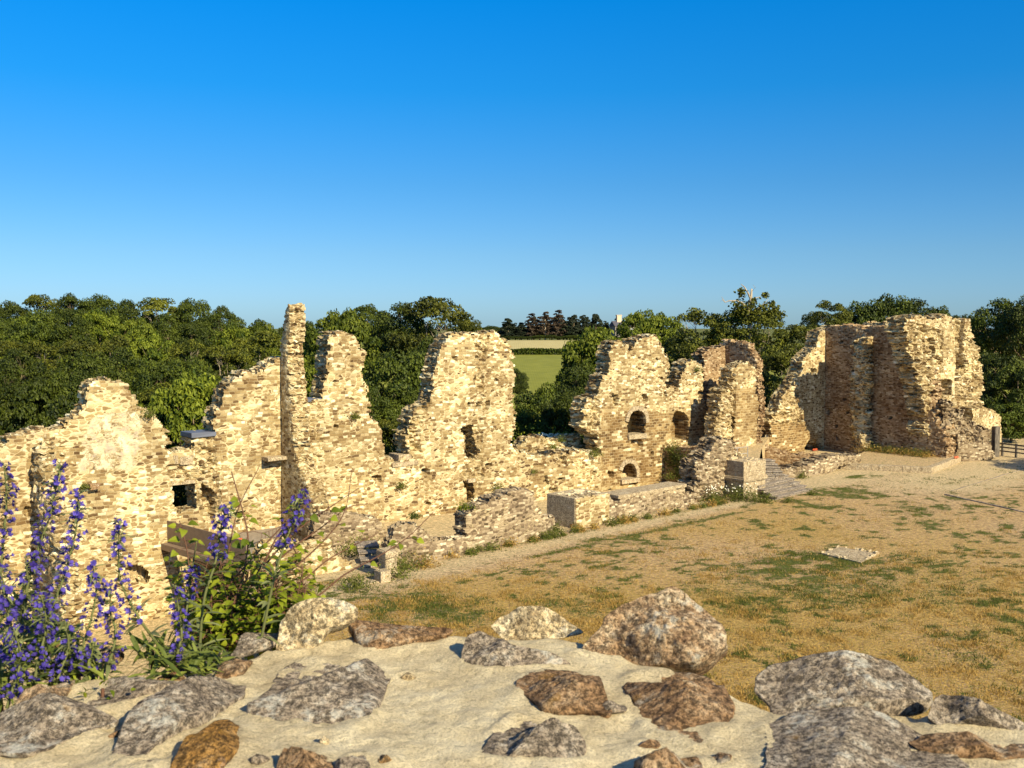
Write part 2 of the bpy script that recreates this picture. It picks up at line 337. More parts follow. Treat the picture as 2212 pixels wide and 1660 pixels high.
# ---------------------------------------------------------------- ruined masonry slabs
def slab(fr, poly_px, T=1.6, cell=.1, holes=(), recess=(), rough=(), tones=(), parts=(('wall', None),), jag=.16, parent=None, mat=None, stone=.01, crumble=.12, seed=1, local=False, k=5, lean=None, bulge=.03):
    P = np.array(poly_px) if local else fr.poly(poly_px)
    x0, z0 = P.min(0)-.3; x1, z1 = P.max(0)+.3
    nx = int((x1-x0)/cell)+2; nz = int((z1-z0)/cell)+2
    gx, gz = np.meshgrid(x0+np.arange(nx+1)*cell, z0+np.arange(nz+1)*cell, indexing='ij')
    cx = gx[:-1, :-1]+cell/2; cz = gz[:-1, :-1]+cell/2
    def ids(x, z):
        zz = z+.05*vn(x*.9, z*.9, seed=seed+5); r = np.floor(zz/.21); c = np.floor((x+hsh(r, seed)*.5)/.36); return r, c
    r, c = ids(cx, cz)
    wx = cx+jag*(2*hsh(r, c, seed)-1)+jag*.6*vn(cx*3, cz*3, seed=seed); wz = cz+jag*.7*(2*hsh(c, r, seed+9)-1)+jag*.5*vn(cx*3.3, cz*3.3, 5, seed)
    wx = wx+jag*1.5*vn(cx*.8, cz*.8, 2, seed); wz = wz+jag*1.2*vn(cx*.8, cz*.8, 6, seed)
    m = inpoly(wx, wz, P)
    for h in holes: m &= ~inpoly(cx+jag*.45*(2*hsh(r, c, seed+3)-1), cz+jag*.3*(2*hsh(c, r, seed+2)-1), fr.poly(h))
    ms = np.zeros((nx+2, nz+2), bool); ms[1:-1, 1:-1] = m
    # distance (in cells) to the border, at vertices
    d = np.zeros((nx+1, nz+1)); cur = m.copy()
    for it in range(7):
        pad = np.pad(cur, 1); vin = pad[:-1, :-1] & pad[1:, :-1] & pad[:-1, 1:] & pad[1:, 1:]
        d += vin; pv = vin; cur = pv[:-1, :-1] & pv[1:, :-1] & pv[:-1, 1:] & pv[1:, 1:]
    d = d/7.
    rv, cv = ids(gx, gz)
    y = -stone*(2*hsh(rv, cv, seed+4)-1)-bulge*fbm(gx*.5, gz*.5, seed=seed, o=3)+.008*vn(gx*9, gz*9, seed=seed)
    y += crumble*(1-d)**2*(.35+.65*hsh(rv, cv, seed+6))
    rec = np.zeros(gx.shape)
    for q, dep in recess:
        q = fr.poly(q); i = inpoly(gx+.06*vn(gx*4, gz*4, 3), gz+.05*vn(gx*4, gz*4, 7), q); y = np.where(i, y*.6+dep, y); rec = np.where(i, 1, rec)
    for q, amp in rough:
        q = fr.poly(q); i = inpoly(gx, gz, q)
        y = np.where(i, y+.8*amp*(fbm(gx*1.6, gz*2.2, seed=seed+20, o=3)*1.5+.9*(2*hsh(np.floor(gx/.22), np.floor(gz/.18), seed)-1)*.6+.4), y)
    if lean is not None: y = y+lean(gx, gz)
    y = np.minimum(y, T-.15)
    jx = gx+cell*.28*(2*hsh(np.arange(nx+1)[:, None], np.arange(nz+1)[None, :], seed)-1); jz = gz+cell*.28*(2*hsh(np.arange(nx+1)[:, None], np.arange(nz+1)[None, :], seed+1)-1)
    yb = T-crumble*(1-d)**2*.8+.05*vn(gx, gz, 9, seed)
    yb = np.maximum(yb, y+.1)
    nv = (nx+1)*(nz+1); idx = np.arange(nv).reshape(nx+1, nz+1)
    V = [np.stack([jx, y, jz], -1).reshape(-1, 3)]
    for j in range(1, k):
        f = j/k
        a = .11*(2*hsh(gx*0+np.arange(nx+1)[:, None], gz*0+np.arange(nz+1)[None, :], j, seed)-1)+.07
        b = .10*(2*hsh(gz*0+np.arange(nz+1)[None, :], gx*0+np.arange(nx+1)[:, None], j+7, seed)-1)
        V.append(np.stack([jx+a*(jag/.16), y*(1-f)+yb*f, jz+b*(jag/.16)], -1).reshape(-1, 3))
    V.append(np.stack([jx, yb, jz], -1).reshape(-1, 3)); V = np.concatenate(V)
    I, J = np.nonzero(m)
    A, B, C_, D_ = idx[I, J], idx[I+1, J], idx[I+1, J+1], idx[I, J+1]
    F = [np.stack([A, B, C_, D_], 1)]; FC = [np.stack([cx[I, J], cz[I, J]], 1)]
    F.append(np.stack([D_, C_, B, A], 1)+k*nv); FC.append(FC[0])
    for (di, dj, p, q) in ((-1, 0, (0, 1), (0, 0)), (1, 0, (1, 0), (1, 1)), (0, -1, (0, 0), (1, 0)), (0, 1, (1, 1), (0, 1))):
        s_ = m & ~ms[1+di:nx+1+di, 1+dj:nz+1+dj]; I2, J2 = np.nonzero(s_)
        a = idx[I2+p[0], J2+p[1]]; b = idx[I2+q[0], J2+q[1]]
        for j in range(k):
            F.append(np.stack([b+j*nv, a+j*nv, a+(j+1)*nv, b+(j+1)*nv], 1)[:, ::-1]); FC.append(np.stack([cx[I2, J2], cz[I2, J2]], 1))
    F = np.concatenate(F); FC = np.concatenate(FC)
    tone = np.zeros((nv, 3))
    for q, ch, val in tones:
        q = fr.poly(q); i = inpoly(gx+.25*vn(gx*1.2, gz*1.2, 3), gz+.25*vn(gx*1.2, gz*1.2, 8), q).reshape(-1); tone[i, ch] = val
    for it in range(3):
        t3 = tone.reshape(nx+1, nz+1, 3); t3 = (t3+np.roll(t3, 1, 0)+np.roll(t3, 1, 1)+np.roll(t3, -1, 0)+np.roll(t3, -1, 1))/5; tone = t3.reshape(-1, 3)
    tone = np.tile(tone, (k+1, 1))
    owner = np.zeros(len(F), int)
    for n_, (pn, pp) in enumerate(parts):
        if pp is not None: owner[inpoly(FC[:, 0], FC[:, 1], fr.poly(pp))] = n_
    res = []
    for n_, (pn, pp) in enumerate(parts):
        f = F[owner == n_]
        if not len(f): continue
        used = np.unique(f); mp = np.zeros(len(V), int); mp[used] = np.arange(len(used))
        me = arr_mesh(pn, V[used], mp[f], tone[used]); o = link(pn, me, None, [mat or M_wall])
        if parent is not None: o.parent = parent
        else: fr.apply(o)
        res.append(o)
    return res
def framed(name, fr, **k):
    e = empty(name, **k); fr.apply(e); return e
# exposed frames
FC_ = Frame(C0, TH)                                            # curtain wall plane
# ---- curtain wall with three tall remnants
bot = [(1300, 1100), (1100, 1150), (640, 1240), (560, 1300)]
top = c2((-20, 1140), (60, 1020), (150, 1000), (555, 1000), (700, 1010), (705, 900), (692, 860), (722, 830), (725, 640), (742, 590), (748, 490), (800, 462), (940, 455), (972, 480), (990, 560), (1000, 602), (1042, 630), (1040, 880), (1062, 1040), (1090, 1130), (1150, 1200), (1180, 1250), (1192, 1380), (1225, 1465), (1262, 1490), (1262, 1528), (1325, 1525), (1335, 1460), (1400, 1455)) + \
      c3((100, 1110), (62, 940), (130, 800), (150, 730), (240, 690), (270, 600), (290, 560), (272, 480), (330, 300), (400, 140), (480, 115), (740, 105), (800, 118), (850, 160), (900, 210), (920, 330), (952, 390), (962, 500), (942, 580), (945, 640), (928, 690), (962, 780), (968, 860), (952, 1040), (992, 1085), (1130, 1130), (1250, 1100), (1500, 1085), (1640, 1120)) + \
      c4((340, 1470), (300, 1330), (200, 1250), (190, 1080), (240, 990), (330, 940), (352, 810), (405, 780), (430, 600), (462, 520), (560, 520), (582, 605), (620, 570), (660, 500), (780, 475), (832, 510), (862, 590), (882, 660), (907, 720), (905, 872), (950, 885), (952, 908), (990, 895), (1012, 830), (1042, 700), (1100, 675), (1160, 690), (1187, 780), (1200, 900), (1225, 1100), (1230, 1265), (1330, 1275), (1400, 1300), (1400, 1500), (1000, 1700), (350, 1760))
curt = framed('curtain_wall', FC_, label='long pale rubble curtain wall with three tall jagged remnants, behind the low courtyard walls', cat='ruined wall')
arch1 = c4((567, 1290), (567, 1180), (575, 1130), (600, 1095), (640, 1080), (680, 1090), (705, 1130), (712, 1190), (712, 1300))
arch1s = c4((590, 1390), (595, 1320), (685, 1325), (685, 1390))
arch2 = c4((510, 1680), (512, 1590), (530, 1540), (570, 1518), (610, 1530), (632, 1580), (635, 1700))
win3 = c4((925, 1320), (925, 1210), (945, 1110), (990, 1090), (1040, 1110), (1062, 1160), (1060, 1325))
holeT2 = c3((498, 940), (510, 900), (540, 880), (618, 868), (622, 960), (635, 1020), (648, 1080), (622, 1168), (560, 1145), (540, 1090), (545, 960))
doorT2 = c3((520, 1330), (620, 1325), (622, 1480), (600, 1540), (560, 1545), (555, 1400), (520, 1345))
sq = [c4((432, 955), (480, 955), (480, 1035), (445, 1035)), c4((678, 948), (724, 948), (724, 1012), (685, 1015)), c4((1145, 922), (1195, 922), (1192, 980), (1150, 978)), c4((862, 930), (888, 928), (885, 965), (864, 960)),
      c3((703, 680), (738, 675), (735, 745), (712, 748)), c3((555, 685), (585, 685), (582, 715), (560, 715)), c3((440, 308), (470, 308), (470, 330), (445, 330)), c3((178, 1240), (245, 1240), (240, 1270), (180, 1275)), c3((1240, 1400), (1310, 1400), (1305, 1430), (1245, 1430)),
      c3((1345, 1130), (1385, 1130), (1380, 1195), (1350, 1200)), c3((220, 1520), (262, 1520), (260, 1545), (222, 1545)), c3((1725, 1260), (1770, 1260), (1765, 1310), (1735, 1300)), c3((1190, 1295), (1230, 1300), (1228, 1380), (1205, 1330)), c3((1310, 1320), (1370, 1310), (1365, 1330), (1320, 1335)),
      c2((1505, 1578), (1570, 1575), (1572, 1625), (1550, 1600)), c2((1095, 1630), (1170, 1628), (1168, 1668), (1100, 1660)), c2((775, 832), (805, 832), (803, 848), (778, 848)), c2((1950, 1060), (1965, 1015), (1995, 1010), (1990, 1075)),
      c4((795, 650), (818, 650), (816, 668), (798, 668)), c4((836, 808), (856, 808), (854, 826), (838, 826)), c4((648, 800), (668, 800), (666, 815), (650, 815)), c3((785, 490), (806, 490), (804, 508), (788, 508)), c3((700, 1200), (765, 1195), (760, 1215), (705, 1218)), c4((755, 1430), (775, 1430), (772, 1455), (758, 1455)),
      c4((400, 1590), (430, 1590), (425, 1640), (410, 1630)), c4((270, 1590), (300, 1590), (298, 1625), (275, 1620)), c2((780, 1210), (815, 1208), (812, 1228), (785, 1230)), c3((60, 1090), (120, 1150), (60, 1160))]
crack = c3((600, 130), (760, 130), (720, 250), (700, 420), (700, 600), (680, 700), (600, 720), (640, 560), (600, 400), (640, 260))
crack2 = c3((610, 880), (690, 900), (680, 1120), (700, 1300), (640, 1440), (600, 1330), (480, 1320), (520, 1220), (620, 1170))
rubW3 = c2((410, 1000), (700, 1010), (700, 1500), (640, 1560), (480, 1600), (440, 1400))
cobb = c3((150, 1330), (240, 1310), (330, 1400), (350, 1470), (250, 1500), (120, 1440))
lowr = c3((1000, 1080), (1500, 960), (1640, 1150), (1700, 1250), (1250, 1260), (1100, 1200))
edgeT2 = c3((60, 940), (150, 730), (270, 690), (200, 800), (160, 1000), (180, 1110), (100, 1110)); edgeT3 = c4((190, 1080), (330, 940), (330, 1190), (340, 1470), (190, 1250))
slab(FC_, bot+top[:0]+top, T=1.7, cell=.1, parent=curt, parts=(('base_wall', None), ('tower_remnant', c2((640, 400), (1220, 400), (1240, 1500), (700, 1500))), ('tower_remnant', c3((20, 50), (1000, 50), (1000, 1100), (20, 1120))), ('gabled_remnant', c4((150, 400), (960, 400), (960, 900), (1050, 600), (1260, 640), (1420, 1900), (330, 1900), (330, 1480), (150, 1300)))),
     holes=[arch1, holeT2, doorT2],
     recess=[(arch1s, .5), (arch2, 1.2), (win3, 1.35)]+[(s_, .45) for s_ in sq],
     rough=[(crack, .28), (crack2, .3), (rubW3, .16), (cobb, .1), (lowr, .16), (edgeT2, .4), (edgeT3, .4)],
     tones=[(c4((340, 1060), (560, 1060), (880, 1100), (1230, 1120), (1230, 1290), (870, 1300), (870, 1700), (340, 1700)), 0, 1.), (rubW3, 1, .45)], jag=.16, seed=3)
def niche(fr, pts, parent, T=1.6, depth=2.6, m=.35, mat=None):
    P = fr.poly(pts); x0, z0 = P.min(0)-m; x1, z1 = P.max(0)+m; mb = MB(); y1 = T+depth; z0 += m-.02
    a, b, c, d = (x0, T-.25), (x1, T-.25), (x1, y1), (x0, y1); e_ = .3
    mb.box(x0-e_, y1, z0-e_, x1+e_, y1+e_, z1+e_); mb.box(x0-e_, T-.2, z0-e_, x0, y1-.003, z1+e_); mb.box(x1, T-.2, z0-e_, x1+e_, y1-.003, z1+e_); mb.box(x0+.003, T-.2, z1, x1-.003, y1-.003, z1+e_-.003); mb.box(x0+.003, T-.2, z0-e_, x1-.003, y1-.003, z0)
    return mb.build('inner_chamber', mat or M_tower, parent)
def arch_ring(fr, pts, wpx, parent, name='arch_ring', proud=.07, mat=None):
    mb = MB(); P = fr.poly(pts); cen = P.mean(0)
    L = [0]
    for i in range(1, len(P)): L.append(L[-1]+np.linalg.norm(P[i]-P[i-1]))
    n = max(3, int(L[-1]/.3)); w_ = wpx
    for i in range(n):
        q = []
        for f in ((i+.04)/n, (i+.96)/n):
            s_ = f*L[-1]; j = min(np.searchsorted(L, s_), len(P)-1); j = max(j, 1); t_ = (s_-L[j-1])/(L[j]-L[j-1]); p = P[j-1]*(1-t_)+P[j]*t_
            dd = (P[j]-P[j-1])/np.linalg.norm(P[j]-P[j-1]); nn = np.array([-dd[1], dd[0]]); nn = nn if nn@(p-cen) > 0 else -nn
            q += [p, p+nn*w_*random.uniform(.85, 1.1)]
        V = [(a[0], y_, a[1]) for y_ in (-proud+random.uniform(-.015, .015), .25) for a in (q[0], q[1], q[3], q[2])]
        mb.add(V, [(3, 2, 1, 0), (4, 5, 6, 7), (0, 1, 5, 4), (1, 2, 6, 5), (2, 3, 7, 6), (3, 0, 4, 7)])
    return mb.build(name, mat or M_block, parent)
for h_ in (arch1, holeT2, doorT2): niche(FC_, h_, curt)
arch_ring(FC_, c4((567, 1180), (575, 1130), (600, 1095), (640, 1080), (680, 1090), (705, 1130), (712, 1190)), .38, curt)
arch_ring(FC_, c4((512, 1590), (530, 1540), (570, 1518), (610, 1530), (632, 1580), (635, 1640)), .36, curt)
def wbox(fr, px_poly_bounds, y0, y1, parent, name, mat, j=.01, bevel=.02):
    (ax, ay), (bx, by) = px_poly_bounds; p = fr.hit(ax, ay); q = fr.hit(bx, by); mb = MB()
    mb.box(min(p[0], q[0]), y0, min(p[1], q[1]), max(p[0], q[0]), y1, max(p[1], q[1]), j); return mb.build(name, mat, parent, bevel=bevel)
wbox(FC_, c4((563, 1288), (716, 1312)), -.12, 1.2, curt, 'window_sill', M_block)
wbox(FC_, c4((500, 1660), (650, 1675)), -.2, .9, curt, 'door_sill', M_block)
wbox(FC_, c2((1330, 1457), (1480, 1528)), .2, 1.5, curt, 'coping_block', M_block, .05)
wbox(FC_, c2((1262, 1520), (1480, 1535)), -.05, 1.6, curt, 'coping_block', M_block, .03)
wbox(FC_, c2((553, 992), (700, 1008)), .2, 1.6, curt, 'slate_capping', M_slate, .02)
wbox(FC_, c3((560, 1325), (625, 1345)), -.1, .5, curt, 'lintel', M_block)
# rear inner face behind the low stretch
fr = Frame(C0-2.6*N, TH); e = framed('inner_passage_wall', fr, label='low broken masonry with a row of white flowers behind, between the second and third wall remnants', cat='ruined wall')
slab(fr, c3((880, 1200), (1000, 1062), (1060, 1003), (1200, 985), (1350, 982), (1430, 958), (1500, 955), (1560, 1050), (1640, 1300), (900, 1300)), T=1.2, cell=.12, rough=[(c3((900, 900), (1700, 900), (1700, 1300), (900, 1300)), .2)], parent=e, parts=(('masonry', None),), seed=8)
# ---- left gable wall
gab = framed('gable_wall', FC_, label='broad stepped gable wall with whitish plaster patch, at the left edge of the ruin', cat='ruined wall')
gtop = c1((-60, 1600), (15, 1500), (60, 1470), (90, 1440), (200, 1400), (230, 1375), (330, 1360), (420, 1365), (435, 1340), (500, 1330), (505, 1295), (560, 1290), (560, 1245), (640, 1240), (645, 1210), (690, 1200), (695, 1165), (740, 1120), (742, 1060), (775, 1040), (790, 972), (830, 950), (1010, 950), (1050, 975), (1095, 1020), (1100, 1060), (1145, 1080), (1160, 1170), (1245, 1185), (1252, 1210), (1272, 1225), (1300, 1280), (1312, 1330), (1360, 1400), (1382, 1420), (1390, 1525), (1590, 1515), (1590, 1405), (1790, 1390), (1772, 1260), (1800, 1210), (1850, 1120), (1880, 1040), (1920, 970), (1930, 930), (1990, 910), (2010, 880), (2100, 872), (2160, 882))+c2((165, 750), (170, 730), (230, 715), (235, 695), (270, 690), (275, 665), (330, 650), (400, 640), (400, 2200))+[(630, 1330), (560, 1420), (-60, 1600), (-120, 1500)]
whole = c6((1200, 305), (1340, 300), (1360, 380), (1365, 490), (1200, 505))
wdark = c2((205, 1120), (300, 1118), (305, 1150), (335, 1160), (345, 1480), (305, 1430), (290, 1330), (255, 1270), (240, 1180))
archL = c6((845, 1015), (848, 950), (862, 900), (900, 868), (960, 866), (1005, 888), (1035, 935), (1040, 990), (960, 985), (900, 1000))
slab(FC_, gtop, T=1.7, cell=.095, parent=gab, mat=M_left, holes=[whole, wdark, archL],
     parts=(('gable_masonry', None), ('broken_corner_masonry', c1((1560, 1300), (1800, 1300), (1850, 2400), (1500, 2400), (1400, 1700), (1560, 1600))), ('window_bay_masonry', c1((1790, 700), (2700, 700), (2700, 3400), (1850, 3400), (1850, 2000)))),
     recess=[(c6((530, 1160), (535, 1130), (560, 1130), (575, 1160), (570, 1300), (530, 1290)), .6), (c6((170, 475), (215, 470), (215, 540), (175, 540)), .4), (c6((1775, 205), (1820, 205), (1820, 225), (1780, 225)), .3), (c6((1400, 300), (1460, 340), (1500, 380), (1500, 480), (1470, 560), (1420, 450), (1395, 380)), .8)],
     rough=[(c6((1150, 180), (1500, 140), (1530, 500), (1450, 600), (1380, 500), (1360, 300), (1190, 300)), .28), (c1((1590, 1400), (1800, 1400), (1780, 1660), (1620, 1660)), .25), (c6((700, 215), (960, 230), (950, 245), (700, 245)), .12), (c1((480, 1450), (540, 1470), (530, 1600), (470, 1600)), .2), (c6((600, 640), (760, 700), (760, 860), (640, 840)), .15)],
     tones=[(c1((780, 1210), (1180, 1190), (1180, 1400), (1150, 1640), (1060, 1700), (640, 1720), (700, 1500), (720, 1300)), 1, .78), (c1((230, 1380), (480, 1390), (520, 1640), (260, 1660)), 1, .55), (c6((1400, 520), (1560, 520), (1550, 620), (1380, 620)), 1, .6)], seed=21, stone=.012)
niche(FC_, wdark, gab); niche(FC_, archL, gab)
wbox(FC_, c1((1585, 1385), (1792, 1408)), -.05, 1.7, gab, 'slate_capping', M_slate, .03)
wbox(FC_, c6((1190, 294), (1355, 303)), .05, .8, gab, 'lintel', M_block)
wbox(FC_, c6((607, 300), (675, 335)), -.45, .2, gab, 'corbel', M_st[1], .03)
wbox(FC_, c2((180, 1465), (340, 1480)), -.9, .3, gab, 'corbel_slab', M_block, .02)
for b_ in (((1450, 1600), (1480, 1640)), ((1490, 1580), (1600, 1640)), ((1440, 1570), (1480, 1600))): wbox(FC_, c1(*b_), -.03, .4, gab, 'dressed_block', M_block, .02)
# broken cross-wall stub at the far left
def px_on(fr, px, py): x, z = fr.hit(px, py); return fr.world(x, 0, z)
p = px_on(FC_, 68, 1000); fr = Frame((p.x, p.y), TH-math.pi/2)
e = framed('cross_wall_stub', fr, label='rough broken cross-wall stub running down the gable wall behind the tall blue flowers', cat='ruined wall')
slab(fr, [(62, 965), (75, 958), (85, 1000), (90, 1060), (112, 1150), (128, 1220), (135, 1300), (140, 1420), (100, 1500), (60, 1400)], T=1.0, cell=.09, parent=e, mat=M_left, rough=[([(50, 950), (150, 950), (170, 1500), (50, 1500)], .25)], parts=(('masonry', None),), jag=.2, seed=31)
# ---- tall thin pillar (remnant of a cross wall)
p = px_on(FC_, 606, 900); frP = Frame((p.x, p.y), TH-math.pi/2)
e = framed('wall_pillar', frP, label='tallest, thin pillar of cross wall with dark left side and pale end, standing left of centre', cat='ruined wall')
slab(frP, c2((330, 1000), (325, 600), (330, 500), (360, 330), (388, 228), (400, 225), (408, 300), (410, 480), (385, 530), (386, 700), (405, 800), (412, 950), (420, 1150), (440, 1350), (480, 1560))+[(668, 1060), (690, 1175), (640, 1260), (598, 1230), (600, 1010)], T=1.25, cell=.09, parent=e, mat=M_left, parts=(('pillar_masonry', None),), jag=.13, crumble=.12, seed=41, k=9,
     tones=[])
# front lip and rubble foot of the cross wall
p = px_on(frP, 668, 1150); frQ = Frame((p.x, p.y), TH-math.pi/2)
# ---- cross wall remains near the steps (dark left face, pale rubble top)
q = at_z(640, 1290, -2.2); frQ = Frame((q.x, q.y), TH-math.pi/2)
e = framed('broken_wall', frQ, label='low broken cross wall with shadowed left face, behind the rightmost blue spike', cat='ruined wall')
slab(frQ, [(636, 1180), (645, 1172), (655, 1178), (664, 1205), (670, 1240), (672, 1300), (660, 1340), (634, 1340)], T=1.6, cell=.08, parent=e, mat=M_left, parts=(('masonry', None),), jag=.14, seed=45)
# ---- front low walls (line F)
TF = math.radians(42.5); U2 = np.array([math.cos(TF), math.sin(TF)]); N2 = np.array([math.sin(TF), -math.cos(TF)]); FF = Frame(F0, TF)
def low(name, label, fr, poly, T=.8, mat=None, parts=(('masonry', None),), parent_kw={}, **k):
    e = framed(name, fr, label=label, cat='ruined wall'); poly = [(x, z-.7 if z < .3 else z) for x, z in fr.poly(poly)]; slab(fr, poly, local=True, T=T, parent=e, mat=mat or M_grey, parts=parts, cell=k.pop('cell', .08), jag=k.pop('jag', .12), crumble=k.pop('crumble', .2), **k); return e
low('low_wall', 'rubble retaining wall below the steps, left of the stair foot', Frame(F0+1.2*(-N), TH), c7((-30, 640), (180, 590), (330, 640), (420, 700), (560, 745), (650, 800), (655, 905), (650, 980), (300, 1020), (-30, 1060)), T=.9, seed=51, mat=M_left)
low('low_wall', 'weathered grey rubble wall stub between the thin pillar and the small steps', Frame(F0+8.0*(-N), TH), c7((330, 560), (350, 440), (420, 410), (560, 400), (640, 420), (780, 470), (832, 500), (838, 680), (700, 760), (340, 760)), T=1.1, seed=52)
low('low_wall', 'low rubble wall right of the small steps, with a rounded hump at its left end', FF, c7((835, 640), (870, 620), (880, 560), (905, 500), (950, 488), (1050, 500), (1110, 530), (1140, 600), (1260, 615), (1385, 595), (1440, 600), (1440, 720), (1400, 760), (850, 900)), T=.9, seed=53)
low('garden_wall', 'waist-high grey rubble wall with a curved pale top, left of the rectangular block', FF, c7((1400, 640), (1380, 560), (1360, 470), (1400, 395), (1430, 370), (1500, 335), (1600, 295), (1780, 243), (1850, 265), (1870, 330), (1895, 395), (1925, 430), (2000, 440), (2008, 560), (1420, 760)), T=1.15, seed=54, crumble=.12)
# block and following wall
p = at_z(*c3((1345, 1625))[0], 0.); frD = Frame((p.x, p.y), TH)
ab = c3((1345, 1460), (1450, 1665))
e = framed('masonry_block', frD, label='squared masonry block with smooth shaded left side, in the middle of the low front walls', cat='stone block')
xa, za = FF.hit(*c3((1452, 1480))[0]); mb = MB()
pB = at_z(1241.5, 1143, 0.); frB = Frame((pB.x, pB.y), TF); e.rotation_euler = (0, 0, TF)
e.location = (pB.x, pB.y, 0)
hB = frB.hit(*c3((1448, 1482))[0])[1]
mb.box(0, 0, -.5, 2.9, 2.35, hB, .01); mb.build('block', M_block, e, bevel=.03)
mb = MB()
for i in range(26):
    x_, y_ = random.uniform(.3, 2.6), random.uniform(.3, 2.1); s_ = random.uniform(.08, .2); mb.box(x_-s_, y_-s_*.7, hB-.02, x_+s_, y_+s_*.7, hB+random.uniform(.02, .06), .05)
mb.build('rubble_top', M_mortar, e)
fb_ = slab(frB, [(.03, -.5), (.03, hB-.02), (2.9, hB-.02), (2.9, -.5)], T=.5, cell=.08, local=True, parts=(('front_masonry', None),), mat=M_left, jag=.02, crumble=.0, seed=58)
for o_ in fb_: o_.parent = e; o_.location = (0, -.07, 0); o_.rotation_euler = (0, 0, 0)
low('low_wall', 'long low rubble wall continuing right from the masonry block', frB, c3((1475, 1485), (1600, 1475), (1700, 1468), (1760, 1480), (1815, 1515), (2000, 1500), (2212, 1465))+cB((395, 345), (440, 360), (445, 400), (440, 440), (0, 530))+[(1250, 1155)], T=.9, seed=56)
frE = Frame(frB.P-.12*N2, TF)
pe = frE.poly(c3((1812, 1442), (1815, 1510), (2212, 1460))+cB((395, 380), (395, 332))); e = framed('coping_wall', frE, label='raised wall section with long flat dressed coping, left of the ivy-dark retaining wall', cat='wall')
x0_, z0_ = frE.hit(*cB((28, 378))[0]); x1_, z1_ = frE.hit(*cB((395, 345))[0])
mb = MB(); n_ = 7
for i in range(n_): mb.box(x0_+(x1_-x0_)*i/n_, 0, z0_-.15, x0_+(x1_-x0_)*(i+1)/n_-.012, 1.5, z0_+.05, .008)
mb.build('coping', M_block, e, bevel=.015)
slab(frE, [(x0_+.1, -.8), (x0_+.1, z0_-.15), (x1_-.1, z0_-.15), (x1_-.1, -.8)], T=1.35, cell=.08, local=True, parent=e, mat=M_grey, parts=(('masonry', None),), jag=.03, crumble=.03, seed=57)
# ---- sunken court: dark ivy-grown cross wall, terrace
p = px_on(FC_, *c4((865, 1500))[0]); frI = Frame((p.x, p.y), TH-math.pi/2)
e = framed('retaining_wall', frI, label='dark shaded retaining wall with hanging ivy, right of the arched doorway', cat='retaining wall')
slab(frI, c4((855, 1400), (900, 1392), (1300, 1385), (1400, 1400), (1390, 1760), (855, 1700)), T=1.3, cell=.1, parent=e, mat=M_tower, parts=(('masonry', None),), jag=.08, seed=61, crumble=.1)
TER = 1.75
pq = [px_on(FC_, 1434, 965), px_on(FC_, 1640, 965)]
# stepped rubble spur in front
q = at_z(1508, 1085, 0); frS = Frame((q.x, q.y), TH)
low('rubble_spur', 'stepped broken rubble spur rising beside the ashlar pedestal, left of the stairs', frS, cB((440, 400), (430, 330), (445, 290), (460, 240), (480, 190), (520, 150), (560, 130), (560, 95), (600, 80), (650, 95), (655, 170), (625, 180), (620, 430)), T=1.8, seed=62, jag=.2, rough=[(cB((400, 50), (660, 50), (660, 450), (400, 450)), .2)], mat=M_grey)
# ---- ashlar pedestal with moulding
q = at_z(*cB((700, 395))[0], 0); frG = Frame((q.x, q.y), TH); ped = framed('ashlar_pedestal', frG, label='dressed ashlar pedestal with a projecting moulded band, left of the stone stairs', cat='pedestal')
def fz(fr, px, py): return fr.hit(px, py)[1]
zt = fz(frG, *cB((700, 205))[0]); zm = fz(frG, *cB((700, 290))[0]); L1 = frG.hit(*cB((820, 300))[0])[0]
mb = MB(); zz = -.2; row = 0
while zz < zt-.15:
    h_ = random.choice([.3, .34, .38]); dst = 2.6; xs = [0]
    while xs[-1] < L1-.3: xs.append(min(L1, xs[-1]+random.uniform(.45, .8)))
    xs[-1] = L1
    for a, b in zip(xs[:-1], xs[1:]): mb.box(a, random.uniform(-.01, .012), zz, b-.012, .7, zz+h_-.012, .006)
    ys = [0.702, 1.3, 2., 2.7]
    for a, b in zip(ys[:-1], ys[1:]): mb.box(random.uniform(-.012, .01), a, zz, L1, b-.012, zz+h_-.012, .006)
    zz += h_; row += 1
mb.build('ashlar_blocks', M_block, ped, bevel=.012)
mb = MB()
for d_, a, b in ((.18, zm-.05, zm+.07), (.12, zm-.14, zm-.05), (.1, zm+.07, zm+.15), (.05, zm+.15, zm+.2)): mb.box(-d_, -d_, a, L1+.05, 2.8, b, .004)
mb.build('moulding', M_block, ped, bevel=.015)
mb = MB()
for i in range(40):
    x_, y_ = random.uniform(.1, L1), random.uniform(.2, 2.6); s_ = random.uniform(.1, .25); mb.box(x_-s_, y_-s_, zt-.1, x_+s_, y_+s_*.7, zt+random.uniform(.08, .5)*(.4+y_/3), .07)
mb.build('broken_core', M_st[3], ped)
# ---- stairs
def stairs(name, label, A, B, n, rise, run, z0, depth_dir, parts=True):
    """A,B ends of the lowest nosing; depth_dir unit vector of ascent"""
    ang = math.atan2(B.y-A.y, B.x-A.x); e = empty(name, (A.x, A.y, z0), ang, label=label, cat='stairs'); W = (B-A).length
    for i in range(n):
        mb = MB(); k = 0; nb = max(2, int(W/1.1)); cuts = [0]+sorted(W*(j+random.uniform(-.2, .2))/nb for j in range(1, nb))+[W]
        yb_ = n*run+.6 if i == n-1 else (i+1)*run+.12
        for a, b in zip(cuts[:-1], cuts[1:]): q_ = random.uniform(-.015, .015); mb.box(a+.03, i*run+.1, i*rise-(.3 if i == 0 else 0), b-.02, yb_, (i+1)*rise-.07, .008); mb.box(a, i*run+q_, (i+1)*rise-.068, b-.012, yb_-.01, (i+1)*rise+q_*.5, .012)
        mb.build('step', M_steps, e, bevel=.012)
    return e
